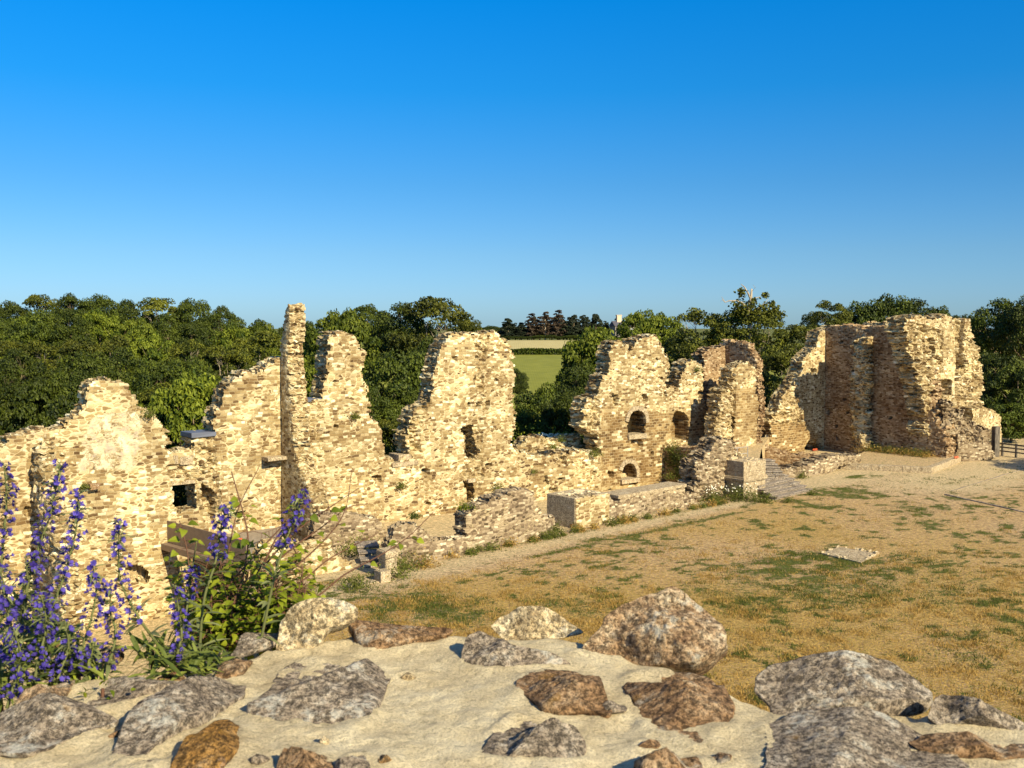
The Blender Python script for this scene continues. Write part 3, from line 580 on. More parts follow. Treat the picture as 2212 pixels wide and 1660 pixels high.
A = at_z(*cB((880, 397))[0], 0); B = at_z(*cB((1075, 350))[0], 0)
stairs('stone_stairs', 'wide lower flight of worn stone steps with shadowed left end, in front of the pedestal', A, B, 5, .2, .46, 0, N)
# its left solid side is built by the steps themselves; upper flight
A2 = at_z(*cB((800, 282))[0], .95); B2 = at_z(*cB((930, 278))[0], .95)
stairs('stone_stairs', 'narrow upper flight of worn stone steps climbing behind the lower flight', A2, B2, 5, .2, .42, 1.0, N)
# metal handrail above the stairs
fr = Frame((A2.x, A2.y), TH); h = fr.poly(cB((765, 150), (880, 140), (880, 200))); e = framed('handrail', fr, label='thin metal handrail standing behind the upper stone steps', cat='handrail')
mb = MB(); zb = TER+.1
for x_ in (h[0][0], (h[0][0]+h[1][0])/2, h[1][0]): mb = MB(); mb.tube([(x_, 2.6, zb-.5), (x_, 2.6, zb+1.05)], .03); mb.build('post', M_rail, e)
for z_ in (1.03, .55): mb = MB(); mb.tube([(h[0][0], 2.6, zb+z_), (h[1][0], 2.6, zb+z_)], .025); mb.build('rail', M_rail, e)
# low retaining walls right of the stairs
q = at_z(*cB((960, 285))[0], 0); frR = Frame((q.x, q.y), TH)
low('low_wall', 'curving low rubble wall running from the stairs towards the big tower', frR, cB((915, 225), (990, 232), (1020, 215), (1100, 185), (1200, 165), (1300, 150), (1340, 150), (1340, 190), (1225, 215), (1120, 250), (1000, 300), (930, 300)), T=1.6, seed=65, mat=M_grey)
fr = Frame((px_on(FC_, *cB((700, 90))[0]).x+.6*N[0]*6, px_on(FC_, *cB((700, 90))[0]).y+.6*N[1]*6), TH-math.radians(62))
low('low_wall', 'dark sunken wall with a pale sloping top, between the corner tower and the big tower', fr, cB((700, 0), (740, 60), (800, 110), (850, 125), (960, 145), (1090, 155), (1090, 260), (900, 260), (700, 160)), T=.9, seed=66, mat=M_tower)
# ---- corner tower T4
q = at_z(*c4((1520, 1400))[0], TER); q0 = px_on(FC_, *c4((1440, 1300))[0]); frT = Frame((q0.x+2.8*N[0], q0.y+2.8*N[1]), TH)
e = framed('corner_tower', frT, label='narrow corner tower remnant, dark inside, lit at right, left of the big tower', cat='ruined tower')
slab(frT, c4((1440, 1330), (1445, 1100), (1440, 900), (1425, 800), (1430, 735), (1500, 700), (1560, 690), (1600, 720), (1635, 737), (1638, 900), (1645, 1030), (1635, 1100), (1638, 1280), (1632, 1400), (1520, 1480), (1400, 1480)), T=1.4, cell=.1, parent=e, mat=M_left, parts=(('lit_masonry', None),), tones=[(c4((1450, 900), (1660, 900), (1660, 1300), (1450, 1300)), 0, .8)], seed=71, rough=[(c4((1400, 740), (1460, 740), (1460, 1200), (1400, 1300)), .35)])
frT2 = Frame(C0-1.2*N, TH)
slab_o = slab(frT2, c4((1205, 1290), (1200, 740), (1200, 640), (1250, 580), (1375, 548), (1378, 640), (1500, 640), (1600, 640), (1610, 1300)), T=1.4, cell=.11, parts=(('back_masonry', None),), mat=M_tower, seed=72)
for o_ in slab_o: o_.parent = e; o_.matrix_parent_inverse = Matrix.Identity(4); frT2l = frT2; dxy = frT2.P-frT.P; o_.location = (dxy@frT.u, dxy@frT.v, 0); o_.rotation_euler = (0, 0, 0)
qx = frT.poly(c4((1500, 700)))[0]
frT3 = Frame(frT.world(qx[0]-1.0, .4)[:2], TH+math.pi/2); 
fb4 = Frame(frT.P-4.4*N, TH); frS3 = Frame(fb4.world(fb4.hit(1560, 800)[0], 0)[:2], TH-math.pi/2)
slab_o = slab(frS3, [(-.6, 0), (-.6, 10.1), (.4, 10.5), (1.6, 10.45), (2.6, 10.2), (3.4, 9.2), (3.8, 7.6), (3.8, 0)], T=1.0, cell=.1, local=True, parts=(('side_masonry', None),), mat=M_tower, seed=73)
for o_ in slab_o: o_.parent = e; dxy = frS3.P-frT.P; o_.location = (dxy@frT.u, dxy@frT.v, 0); o_.rotation_euler = (0, 0, -math.pi/2)
# rubble heap inside
frH = Frame(frT.world(frT.hit(*c4((1300, 1200))[0])[0], -.3)[:2], TH)
low('rubble_spur', 'broken rubble core leaning inside the left of the corner tower', frH, c4((1300, 1300), (1330, 1150), (1350, 1020), (1365, 930), (1375, 900), (1395, 940), (1425, 880), (1450, 900), (1450, 1000), (1440, 1300), (1440, 1420), (1300, 1420)), T=1.6, seed=74, mat=M_left, jag=.17, rough=[(c4((1200, 700), (1500, 700), (1500, 1500), (1200, 1500)), .3)], cell=.1)
# ---- big tower T5
p5 = px_on(FC_, 1779, 985); frW = FC_
e = framed('big_tower', FC_, label='massive broken tower with a shaded grazing-lit face and flat top, at the right', cat='ruined tower')
big = e; archT = c5((400, 1465), (402, 1370), (435, 1330), (490, 1332), (515, 1380), (510, 1465)); niche(FC_, archT, big)
slab(FC_, c5((112, 1480), (115, 1180), (195, 1070), (255, 910), (330, 830), (375, 740), (380, 700), (420, 620), (490, 560), (520, 460), (560, 420), (600, 385), (700, 400), (700, 1560), (95, 1560)), T=1.5, cell=.11, parent=e, mat=M_left, parts=(('side_masonry', None),),
     holes=[archT], recess=[(c5((445, 738), (488, 738), (485, 798), (450, 798)), .8)], rough=[(c5((95, 1160), (180, 1050), (240, 900), (330, 830), (380, 1200), (230, 1200), (110, 1200)), .35)],
     tones=[(c5((90, 1200), (380, 1200), (540, 1300), (540, 1480), (90, 1480)), 0, 1.)], seed=81)
frM = Frame((p5.x, p5.y), TH-math.pi/2)
def adopt(objs, par, frp, frc):
    for o_ in objs: o_.parent = par; d_ = frc.P-frp.P; o_.location = (d_@frp.u, d_@frp.v, 0); o_.rotation_euler = (0, 0, frc.ang-frp.ang)
adopt(slab(frM, c5((540, 1560), (548, 500), (560, 430), (590, 390), (640, 385), (740, 375), (830, 380), (880, 400), (1000, 388), (1270, 395), (1290, 430), (1330, 520), (1350, 620), (1390, 700), (1420, 800), (1440, 880), (1440, 980), (1480, 1060), (1500, 1150), (1550, 1230), (1565, 1460), (1560, 1560)), T=1.8, cell=.1, parts=(('front_masonry', None),), mat=M_tower, jag=.16, seed=82, bulge=.06, stone=.02,
      recess=[(c5((570, 1060), (620, 1070), (600, 1120), (575, 1110)), .4)]+[(c5((a, b), (a+22, b), (a+22, b+20), (a, b+20)), .4) for a, b in ((685, 505), (712, 978), (648, 1203), (655, 1305), (742, 1092), (1262, 998), (1105, 1130), (1285, 1330))], rough=[(c5((1290, 430), (1420, 430), (1560, 1230), (1480, 1230), (1400, 900)), .3)]), big, FC_, frM)
# pier: stub projecting from the tower face
xp, _ = frM.hit(*c5((845, 1000))[0]); frK = Frame(frM.world(xp-.75, -.0)[:2]-1.15*frM.v, TH-math.pi/2)
zt5 = frK.hit(*c5((845, 480))[0])[1]
adopt(slab(frK, c5((768, 1560), (762, 900), (775, 620), (770, 500), (800, 480), (880, 490), (905, 520), (900, 900), (880, 1000), (895, 1560)), T=1.3, cell=.1, parts=(('pier', None),), mat=M_left, jag=.16, seed=83, k=4, crumble=.3, rough=[(c5((700, 400), (960, 400), (960, 1600), (700, 1600)), .22)], stone=.09), big, FC_, frK)
# right-hand broken face (set back from the front edge)
xr, _ = frM.hit(*c5((1440, 900))[0]); frX = Frame(frM.world(xr, 0)[:2], TH)
adopt(slab(frX, c5((1270, 500), (1240, 380), (1250, 325), (1330, 308), (1550, 318), (1700, 330), (1760, 360), (1790, 420), (1820, 500), (1850, 620), (1870, 750), (1885, 880), (1870, 1000), (1875, 1060), (1890, 1200), (1900, 1540), (1440, 1540), (1400, 1000)), T=2.0, cell=.1, parts=(('right_masonry', None),), mat=M_left, jag=.2, seed=84,
      recess=[(c5((1440, 485), (1475, 485), (1475, 530), (1440, 540)), 1.2), (c5((1435, 560), (1475, 560), (1475, 640), (1450, 670)), 1.2), (c5((1538, 828), (1615, 828), (1610, 960), (1540, 960)), 1.4)],
      rough=[(c5((1640, 330), (1900, 330), (1900, 1100), (1640, 1000)), .32), (c5((1250, 350), (1540, 400), (1540, 1540), (1300, 1200)), .4)]), big, FC_, frX)
frY = Frame(frM.world(xr+1.2, -.1)[:2], TH+math.radians(4))
# rear parapet
frZ = Frame(frM.world(0, 4.5)[:2], TH-math.pi/2)
adopt(slab(frZ, c5((860, 420), (865, 365), (900, 350), (1200, 345), (1250, 318), (1330, 308), (1710, 322), (1715, 380), (1715, 700), (860, 700)), T=1.2, cell=.12, parts=(('rear_parapet', None),), mat=M_left, jag=.1, seed=85), big, FC_, frZ)
mb = MB(); zq = fz(frM, *c5((1000, 400))[0])
xx0, xx1 = frM.hit(*c5((880, 400))[0])[0], frM.hit(*c5((1290, 430))[0])[0]
mb.box(xx0, 1.6, zq-.6, xx1, 4.6, zq-.05, .03); o_ = mb.build('tower_top', M_left, None); adopt([o_], big, FC_, frM)
# broken shell at foot of tower with doorway
q = at_z(*c5((1580, 1480))[0], .35); frV = Frame((q.x, q.y), TH-math.radians(28))
e = framed('tower_doorway', frV, label='broken masonry around a dark doorway at the right foot of the big tower', cat='ruined wall')
slab(frV, c5((1550, 1500), (1545, 1240), (1560, 1120), (1540, 1030), (1600, 1020), (1620, 1070), (1700, 1090), (1730, 1140), (1790, 1200), (1850, 1210), (1860, 1260), (1960, 1240), (1960, 1500), (1800, 1520)), T=1.6, cell=.09, parent=e, mat=M_grey, parts=(('masonry', None),), recess=[(c5((1605, 1290), (1660, 1285), (1660, 1430), (1612, 1440)), 1.4)], rough=[(c5((1550, 1000), (1870, 1100), (1870, 1360), (1680, 1350), (1680, 1250), (1560, 1240)), .3)], jag=.24, seed=86)
# low wing at far right of tower
q = at_z(*c5((1900, 1460))[0], 0); frV2 = Frame((q.x, q.y), TH)
e = framed('low_wing_wall', frV2, label='low sunlit wall wing sloping down at the right side of the big tower', cat='ruined wall')
slab(frV2, c5((1800, 1080), (1870, 1050), (1960, 1090), (2030, 1130), (2034, 1350), (1960, 1480), (1800, 1480)), T=3.0, cell=.11, parent=e, mat=M_left, parts=(('masonry', None),), seed=87)
# iron gate
q = at_z(*c5((1865, 1470))[0], 0); q2 = at_z(*c5((1955, 1465))[0], 0); ang = math.atan2(q2.y-q.y, q2.x-q.x); W_ = (q2-q).length
fr = Frame((q.x-.3*N[0]*0, q.y), ang); e = framed('iron_gate', fr, label='tall dark iron bar gate at the right foot of the big tower', cat='gate')
hg = fr.hit(*c5((1950, 1215))[0])[1]; mb = MB()
for i in range(15): mb.tube([(W_*i/14, -.3, .1), (W_*i/14, -.3, hg*(.84+.1*i/14))], .03, 4)
mb.build('bars', M_iron, e); mb = MB()
for z_ in (.3, hg*.5, hg*.84): mb = MB(); mb.tube([(0, -.3, z_), (W_, -.3, z_+.05)], .04, 4); mb.build('crossbar', M_iron, e); mb = MB(); mb.box(W_-.35, -.55, 0, W_+.2, -.1, hg, .01); mb.build('post', M_wood, e, bevel=.02)
# wooden fence
fa = at_z(2165, 985, 0); fb = at_z(2290, 1000, 0); fr = Frame((fa.x, fa.y), math.atan2(fb.y-fa.y, fb.x-fa.x)); W_ = (fb-fa).length
e = framed('wooden_fence', fr, label='dark wooden post and rail fence at the far right edge, beyond the path', cat='fence')
for i in range(5):
    mb = MB(); x_ = W_*i/4; mb.box(x_-.09, -.08, -.3, x_+.09, .08, 1.25, .01); mb.build('post', M_wood, e, bevel=.015)
for z_ in (.45, .8, 1.12):
    mb = MB(); mb.box(-.2, -.13, z_-.06, W_+.2, -.085, z_+.06, .01); mb.build('rail', M_wood, e)
# ---- platform in front of the tower
pf = [at_z(*p_, 0) for p_ in c5((690, 1572), (1447, 1610), (1690, 1512))]
e = empty('stone_platform', pf[0], label='low gravel platform edged by a stone kerb wall, in front of the big tower', cat='platform')
PZ = .5
def strip(name, a, b, width, z0, z1, mat, par, base, n=9, j=.015):
    d = (b-a); L = d.length; d = d/L; nrm = Vector((-d.y, d.x, 0)); mb = MB(); cuts = [0]+sorted(L*(i+random.uniform(-.25, .25))/n for i in range(1, n))+[L]
    for s0, s1 in zip(cuts[:-1], cuts[1:]):
        M = Matrix.Translation(a-base)@Matrix.Rotation(math.atan2(d.y, d.x), 4, 'Z')
        mb.box(s0, 0, z0, s1-.015, width, z1+random.uniform(-.01, .01), j, M)
    return mb.build(name, mat, par, bevel=.015)
strip('kerb_wall', pf[0], pf[1], .5, -.2, PZ, M_block, e, pf[0], 9)
strip('kerb_wall', pf[1], pf[2], .55, -.2, PZ, M_block, e, pf[0], 9)
far1 = px_on(frM, *c5((920, 1450))[0]); far2 = px_on(frM, *c5((1560, 1450))[0])
mb = MB(); P4 = [pf[0]-pf[0], pf[1]-pf[0], pf[2]-pf[0], far2-pf[0], far1-pf[0]]
ins = [Vector((p_.x, p_.y, PZ-.06)) for p_ in P4]; ins[0] += Vector((.1, .4, 0)); ins[1] += Vector((0, .5, 0))
mb.add(ins+[Vector((p_.x, p_.y, -.3)) for p_ in ins], [(0, 1, 2, 3, 4), (9, 8, 7, 6, 5), (0, 5, 6, 1), (1, 6, 7, 2), (2, 7, 8, 3), (3, 8, 9, 4), (4, 9, 5, 0)])
o_ = mb.build('gravel_top', M_ground, e); a_ = o_.data.color_attributes['tone']; a_.data.foreach_set('color', [.1, .25, .5, 1.]*len(a_.data))
q = at_z(*c5((1690, 1500))[0], 0); e = empty('stone_block', q, TH, label='squared granite block lying at the right corner of the platform, by the doorway', cat='stone block')
mb = MB(); mb.box(0, 0, -.1, 2.6, 1.4, .62, .02); mb.build('block', M_block, e, bevel=.03)
for pp, zz, lab in ((c5((1650, 1478))[0], PZ+.02, 'small orange barrier lying on the right corner of the platform'), (c5((455, 1448))[0], .1, 'orange barrier in the small arched opening at the foot of the big tower'), ((511, 1170), -.2, 'orange marker lying on the steel footbridge deck')):
    q = at_z(*pp, zz); mb = MB()
    if zz == .1: q = px_on(FC_, *pp); q += Vector((-.5*N[0]*-1, -.5*N[1]*-1, 0))*.6; q.z = .1
    mb.box(-.55, -.04, .0, .55, .04, .12, .02); mb.box(-.55, -.04, .2, .55, .04, .32, .02); mb.box(-.5, -.06, -.05, -.42, .06, .36, 0); mb.box(.42, -.06, -.05, .5, .06, .36, 0)
    mb.box(-.6, -.25, .0, .6, .22, .03, .01); o_ = mb.build('orange_barrier', M_orange); o_.location = q; o_.scale = (.6, .5, .45); o_.rotation_euler = (0, 0, TH); tag(o_, lab, 'barrier')
# ---- well cover slab in the grass
cs = [at_z(x, y, 0) for x, y in ((1775, 1198), (1812, 1184), (1897, 1198), (1860, 1218))]
cen = sum(cs, Vector())/4; e = empty('slab', cen, label='square pale stone slab edged with small stones, lying in the dry grass at right', cat='stone slab')
mb = MB(); V = [(p_-cen)+Vector((0, 0, z_)) for z_ in (-.1, .07) for p_ in cs]; mb.add(V, [(0, 3, 2, 1), (4, 5, 6, 7), (0, 1, 5, 4), (1, 2, 6, 5), (2, 3, 7, 6), (3, 0, 4, 7)])
mb.build('slab_top', M_block, e, bevel=.01); mb = MB()
for i in range(46):
    a, b = (random.choice([0, 1]), random.random()) if random.random() < .5 else (random.random(), random.choice([0, 1]))
    if (a == 0 and random.random() < .6): a = .05
    p_ = (cs[0]*(1-a)+cs[1]*a)*(1-b)+(cs[3]*(1-a)+cs[2]*a)*b-cen; s_ = random.uniform(.03, .085); mb.box(p_.x-s_, p_.y-s_*.8, .05, p_.x+s_, p_.y+s_*.8, .07+s_, s_*.4)
mb.build('loose_stones', M_st[3], e)
# kerb line buried in the ground at right
a = at_z(*cB((1780, 368))[0], 0); b = at_z(*cB((2240, 470))[0], 0); o_ = strip('stone_kerb', a, b, .16, -.1, .06, M_steps, None, a, 12); o_.location = a; tag(o_, 'thin line of kerb stones running across the dry ground at the right edge', 'kerb')
a = at_z(*cB((1820, 350))[0], 0); b = at_z(*cB((2240, 220))[0], 0); o_ = strip('stone_kerb', a, b, .10, -.1, .02, M_steps, None, a, 12); o_.location = a; tag(o_, 'thin kerb line running towards the wooden fence along the path', 'kerb')
# threshold, small steps and gate jamb by the low walls
A = at_z(*c7((665, 912))[0], 0); B = at_z(*c7((828, 885))[0], 0); e = empty('threshold', A, math.atan2(B.y-A.y, B.x-A.x), label='flat granite threshold slab at the foot of the small garden steps', cat='threshold')
mb = MB(); L_ = (B-A).length; mb.box(0, 0, -.2, L_*.55, .55, .03, .01); mb.box(L_*.56, 0, -.2, L_, .55, .035, .01); mb.build('slab', M_block, e, bevel=.015)
A = at_z(*c7((660, 810))[0], -.1); B = at_z(*c7((822, 800))[0], -.1); A.z = B.z = -.1
stairs('garden_steps', 'short flight of worn steps between low rubble walls, left of the gate jamb', A, B, 4, .17, .75, -.1, N)
q = at_z(*c7((860, 885))[0], 0); e = empty('gate_jamb', q, TH, label='leaning carved granite gate jamb with pedestal foot beside the small steps', cat='gate jamb')
mb = MB(); mb.box(-.55, .0, -.2, 0.0, .6, .5, .01); mb.build('foot_block', M_block, e, bevel=.02)
mb = MB(); mb.box(.0, .45, -.1, .6, 1.2, 1.3, .1); mb.box(-.1, .35, 1.0, .65, 1.25, 1.3, .06); mb.build('shaft', M_block, e, bevel=.06)
# terrace floor (raised) behind the retaining wall
def quad_slab(name, pts, z0, z1, mat, kind=None, par=None):
    mb = MB(); n = len(pts); mb.add([Vector((p_[0], p_[1], z1)) for p_ in pts]+[Vector((p_[0], p_[1], z0)) for p_ in pts], [tuple(range(n)), tuple(range(2*n-1, n-1, -1))]+[(i, i+n, (i+1) % n+n, (i+1) % n) for i in range(n)])
    o_ = mb.build(name, mat, par); 
    if kind:
        tag(o_, kind=kind); a_ = o_.data.color_attributes['tone']; a_.data.foreach_set('color', [.0, .25, .8, 1.]*len(a_.data))
    return o_
x_i = FC_.hit(*c4((868, 1400))[0])[0]; x_e = FC_.hit(1668, 990)[0]
x_8 = Frame(C0+8.9*N, TH).hit(1640, 990)[0]; x_4 = Frame(C0+4.5*N, TH).hit(1645, 990)[0]
T_ = [FC_.world(x_i+.2, .2), FC_.world(x_i+1.2, -8.9), FC_.world(x_8, -8.9), FC_.world(x_4, -4.5), FC_.world(x_e, .3)]
quad_slab('terrace_ground', [(p_.x, p_.y) for p_ in T_], -1.2, TER, M_ground, 'structure')
# ---- footbridge: steel parapet, ledge and deck
ZD = -.35; A = at_z(*c6((1140, 712))[0], ZD); B = at_z(*c6((1690, 872))[0], ZD)
e = empty('steel_footbridge', A, math.atan2(B.y-A.y, B.x-A.x), label='brown steel footbridge with solid panel parapet between the gable wall and the thin pillar', cat='footbridge'); L_ = (B-A).length
mb = MB(); mb.box(-.2, -.25, -.35, L_, .3, 0, .003); mb.build('edge_beam', M_steel, e, bevel=.01)
hp = 1.25; n_ = 5
for i in range(n_):
    mb = MB(); mb.box(L_*i/n_+.02, .12, .02, L_*(i+1)/n_-.02, .18, hp, .002); mb.build('parapet_panel', M_steel, e, bevel=.005)
dk = [at_z(*p_, ZD) for p_ in c6((1240, 660), (1330, 600), (1960, 600), (1960, 700), (1810, 760), (1720, 830))]
o_ = quad_slab('deck', [(p_.x, p_.y) for p_ in dk], ZD-.25, ZD+.02, M_deck); 
par_inv = (Matrix.Translation(A)@Matrix.Rotation(e.rotation_euler.z, 4, 'Z')).inverted(); o_.parent = e; o_.matrix_parent_inverse = par_inv
mb = MB(); dn = (dk[4]-dk[3]); 
for i in range(7):
    p_ = dk[3].lerp(dk[4], i/6); mb.box(p_.x-.03, p_.y-.03, ZD, p_.x+.03, p_.y+.03, ZD+.9)
mb.tube([dk[3]+Vector((0, 0, .9)), dk[4]+Vector((0, 0, .9))], .035); o_ = mb.build('deck_rail', M_steel); o_.parent = e; o_.matrix_parent_inverse = par_inv
# stone abutment in the pit
q = at_z(480, 1300, -4.6); frA = Frame((q.x-2.5, q.y-1), TH)
low('vault_wall', 'pale masonry of the lower vault under the footbridge', Frame(frA.P-1.5*N, TH), [(330, 1240), (420, 1225), (440, 1260), (470, 1290), (540, 1290), (560, 1230), (640, 1225), (650, 1420), (330, 1440)], T=1.4, seed=91, mat=M_left)

# ---------------------------------------------------------------- terrain
def smooth(t): t = np.clip(t, 0, 1); return t*t*(3-2*t)
def ground_z(x, y):
    x = np.asarray(x, float); y = np.asarray(y, float)
    rel = np.stack([x-F0[0], y-F0[1]], -1); a = rel@U; s = -(rel@N)
    z = 0*x
    inner = (s > 2.8) & (s < 15.2) & (a < 35.3)
    z = np.where(inner, -1.0*smooth((s-2.8)/1.4), z)
    pit = (a < -3.5) & (s > 1.6) & (s < 15.2); z = np.where(pit, -4.6, z)
    far_left = (a < -9) & (s > -9) & (s < 15.2); z = np.where(far_left, -4.6, z)
    back = s-15.2
    vz = -7*smooth(back/12)+ (6.6+.0*x)*smooth((back-22)/40)
    th_ = x/np.maximum(y, 1)
    hill = 9*smooth((y-90)/120)*smooth((-.02-th_)/.3)
    gapm = smooth((th_+.06)/.04)*(1-smooth((th_-.11)/.03)); farm = smooth((y-430)/60)
    rise = 2.5*smooth((y-150)/150)+3.0*smooth((y-300)/110)+3*smooth((y-420)/200)
    rise = rise*(gapm+(1-gapm)*.35)*(1-farm)+farm*(.3+3.5*gapm)
    z = np.where(back > 0, vz+hill*(1-farm)+rise, z)
    # right of the tower: stays level for a while
    lev = smooth((a-62)/6)*(1-smooth((y-150)/30)); z = np.where(back > 0, z*(1-lev)+0*lev, z)
    return z
xs = np.concatenate([np.linspace(-900, -60, 30), np.arange(-48, -30, 2.), np.arange(-30, 52, .3), np.arange(53, 70, 2.), np.linspace(80, 900, 30)])
ys = np.concatenate([np.arange(-40, 20, 6.), np.arange(20, 100, .3), np.arange(102, 180, 3.), np.linspace(190, 560, 50), np.linspace(620, 2500, 14)])
GX, GY = np.meshgrid(xs, ys, indexing='ij'); GZ = ground_z(GX, GY)
relg = np.stack([GX-F0[0], GY-F0[1]], -1); ga = relg@U2; gs = -(relg@N2)
GZ = GZ+.03*fbm(GX*.5, GY*.5, o=3)*((GY > 20) & (GY < 100))
def pxof(x, y, z=0.):
    dz = z-CAMZ; f = y*math.cos(PITCH)-dz*math.sin(PITCH); up = y*math.sin(PITCH)+dz*math.cos(PITCH); return CX+FPX*x/f, CY-FPX*up/f
PX, PY = pxof(GX, np.maximum(GY, 5.))
def blob(px, py, cx, cy, rx, ry): return np.clip(1.4-np.hypot((px-cx)/rx, (py-cy)/ry), 0, 1)
GREEN = [(880, 1310, 130, 34, .7), (1000, 1325, 80, 28, .6), (1760, 1215, 130, 22, .95), (1720, 1240, 150, 30, .7), (1660, 1225, 70, 14, .8), (1980, 1215, 45, 12, .8), (2010, 1130, 40, 8, .8), (1960, 1100, 60, 12, .45), (1790, 1270, 160, 45, .5), (1800, 1060, 60, 10, .75), (1860, 1030, 60, 6, .6), (1970, 1040, 120, 8, .35), (1990, 1210, 60, 14, .4), (700, 1290, 90, 20, 1.), (1230, 1310, 130, 30, .35), (1600, 1290, 120, 40, .3), (1450, 1180, 80, 12, .2), (2050, 1270, 90, 40, .3), (2100, 1400, 100, 40, .25)]
green = 0*PX
for cx_, cy_, rx, ry, v in GREEN: green = np.maximum(green, v*blob(PX, PY, cx_, cy_, rx, ry))
def in_court(a, s): return (s < .3)
path = np.exp(-((gs+1.3-.02*ga)/(1.0+.05*np.clip(12-ga, 0, 30)))**2)+.85*smooth((ga-34)/10)*np.exp(-((gs+4.5)/5.)**2)+.9*blob(PX, PY, 2110, 1030, 120, 30)
path = np.where(gs > .3, 1., np.clip(path, 0, 1))
rightness = smooth((PX-1100)/900)
dry = np.clip(.35+.3*fbm(GX*.12, GY*.12, o=3, seed=5)+.25*smooth((PY-1130)/200)-.8*path+.12*rightness, 0, 1)
tuft_ = smooth((vn(GX*1.5, GY*1.5, seed=31)+.8*vn(GX*3.3, GY*3.3, seed=32)+.5*vn(GX*.4, GY*.4, seed=33)-.5+.3*smooth((1150-PY)/100))/.18)*(1-.75*path); green = np.maximum(green*(.2+1.15*smooth((vn(GX*1.1, GY*1.1, seed=34)+.7*vn(GX*2.7, GY*2.7, seed=35)+.35)/.4)), .85*tuft_)
green = np.clip(green+.10*(fbm(GX*.35, GY*.35, o=3, seed=9))+.0*(1-path)-.4*path*(green < .5), 0, 1)
strip_ = .8*np.exp(-((gs+2.9)/.3)**2)*smooth((ga-5)/3)*(1-smooth((ga-24)/3))*smooth((vn(GX*.8, GY*.8, seed=41)+.5)/.4); green = np.maximum(green, strip_)
weedline = np.exp(-((gs+.35)/.35)**2)*(gs < .3)*(.35+.5*vn(GX*.7, GY*.7, seed=3)); green = np.clip(green+.6*np.clip(weedline, 0, 1), 0, 1)
inside = (gs > .3); dry = np.where(inside, 0, dry); green = np.where(inside, .0, green)
behind = (-(relg@N) > 16); green = np.where(behind, 1., green)
tone = np.stack([green, dry, path], -1).reshape(-1, 3)
nxg, nyg = GX.shape; ii = np.arange(nxg*nyg).reshape(nxg, nyg)
F = np.stack([ii[:-1, :-1], ii[1:, :-1], ii[1:, 1:], ii[:-1, 1:]], -1).reshape(-1, 4)
V = np.stack([GX, GY, GZ], -1).reshape(-1, 3)
me = arr_mesh('ground', V, F, tone); gr = link('ground', me, None, [M_ground, M_field, M_wheat]); tag(gr, kind='structure')
fc = V[F].mean(1); fpx, fpy = pxof(fc[:, 0], np.maximum(fc[:, 1], 5), fc[:, 2])
mi = np.zeros(len(F), int); sl = (fc[:, 1] > 125); mi[sl] = 1; mi[(fc[:, 1] > 318) & (fc[:, 1] < 425) & (fpx > 1000) & (fpx < 1400)] = 2; mi[fc[:, 1] > 425] = 0
gr.data.polygons.foreach_set('material_index', mi)

# ---------------------------------------------------------------- foliage
def leaf_quads(C, Nn, size, aspect=.6, rng=RNG):
    n = len(C); t = rng.normal(size=(n, 3)); t -= (t*Nn).sum(1, keepdims=True)*Nn; t /= np.linalg.norm(t, axis=1, keepdims=True)+1e-9; b = np.cross(Nn, t)
    s = np.asarray(size).reshape(-1, 1)*np.ones((n, 1))
    V = np.stack([C-t*s, C+b*s*aspect+Nn*s*.15, C+t*s, C-b*s*aspect+Nn*s*.15], 1).reshape(-1, 3)
    return V, np.arange(4*n).reshape(n, 4)
def crown_mesh(name, H, R, z0, nclump, nleaf, leaf, shape=1., rng=None, cr=(.13, .2), sparse=0, top=1.):
    rng = rng or RNG; cl = []
    while shape != 1 and len(cl) < nclump:
        t_ = 1-rng.uniform(0, 1)**.6; a_ = rng.uniform(0, 6.28); r0_ = R*(1-t_)**.75*rng.uniform(.25, 1.); cl.append((r0_*math.cos(a_), r0_*math.sin(a_), z0+(H-z0)*t_*.97))
    while len(cl) < nclump:
        v = rng.normal(size=3); v /= np.linalg.norm(v); rr = rng.uniform(.55, 1.)**.5
        p_ = v*rr; zz = p_[2]
        w = 1.0 if shape == 1 else (max(0, 1-(zz+1)/2)**.8*1.3+.08)
        if shape == 1 and zz < -.75: continue
        cl.append((p_[0]*R*w*(1+.18*math.sin(3*math.atan2(p_[1], p_[0])+shape)), p_[1]*R*w, z0+(zz+1)/2*(H-z0)*top))
    cl = np.array(cl); crr = rng.uniform(cr[0], cr[1], len(cl))*2*R
    if shape != 1: crr *= .7
    C = []; Nn = []; T = []
    for (c, r_) in zip(cl, crr):
        k = int(nleaf*(r_/(cr[1]*2*R))**2)+6; v = rng.normal(size=(k, 3)); v[:, 2] = np.abs(v[:, 2])*1.0-.25; v /= np.linalg.norm(v, axis=1, keepdims=True); rad = rng.uniform(.72, 1.08, (k, 1))
        C.append(c+v*rad*r_*np.array([1, 1, .72])); nn = v*.8+rng.normal(size=(k, 3))*.55+np.array([0, 0, .25]); nn /= np.linalg.norm(nn, axis=1, keepdims=True); Nn.append(nn)
        base = rng.uniform(.15, .75); T.append(np.clip(base+rng.normal(size=k)*.22, 0, 1))
    C = np.concatenate(C); Nn = np.concatenate(Nn); T = np.repeat(np.concatenate(T), 4)
    V, F = leaf_quads(C, Nn, rng.uniform(.6, 1.2, len(C))*leaf, rng=rng)
    return arr_mesh(name, V, F, np.repeat(T[:, None], 3, 1)), cl
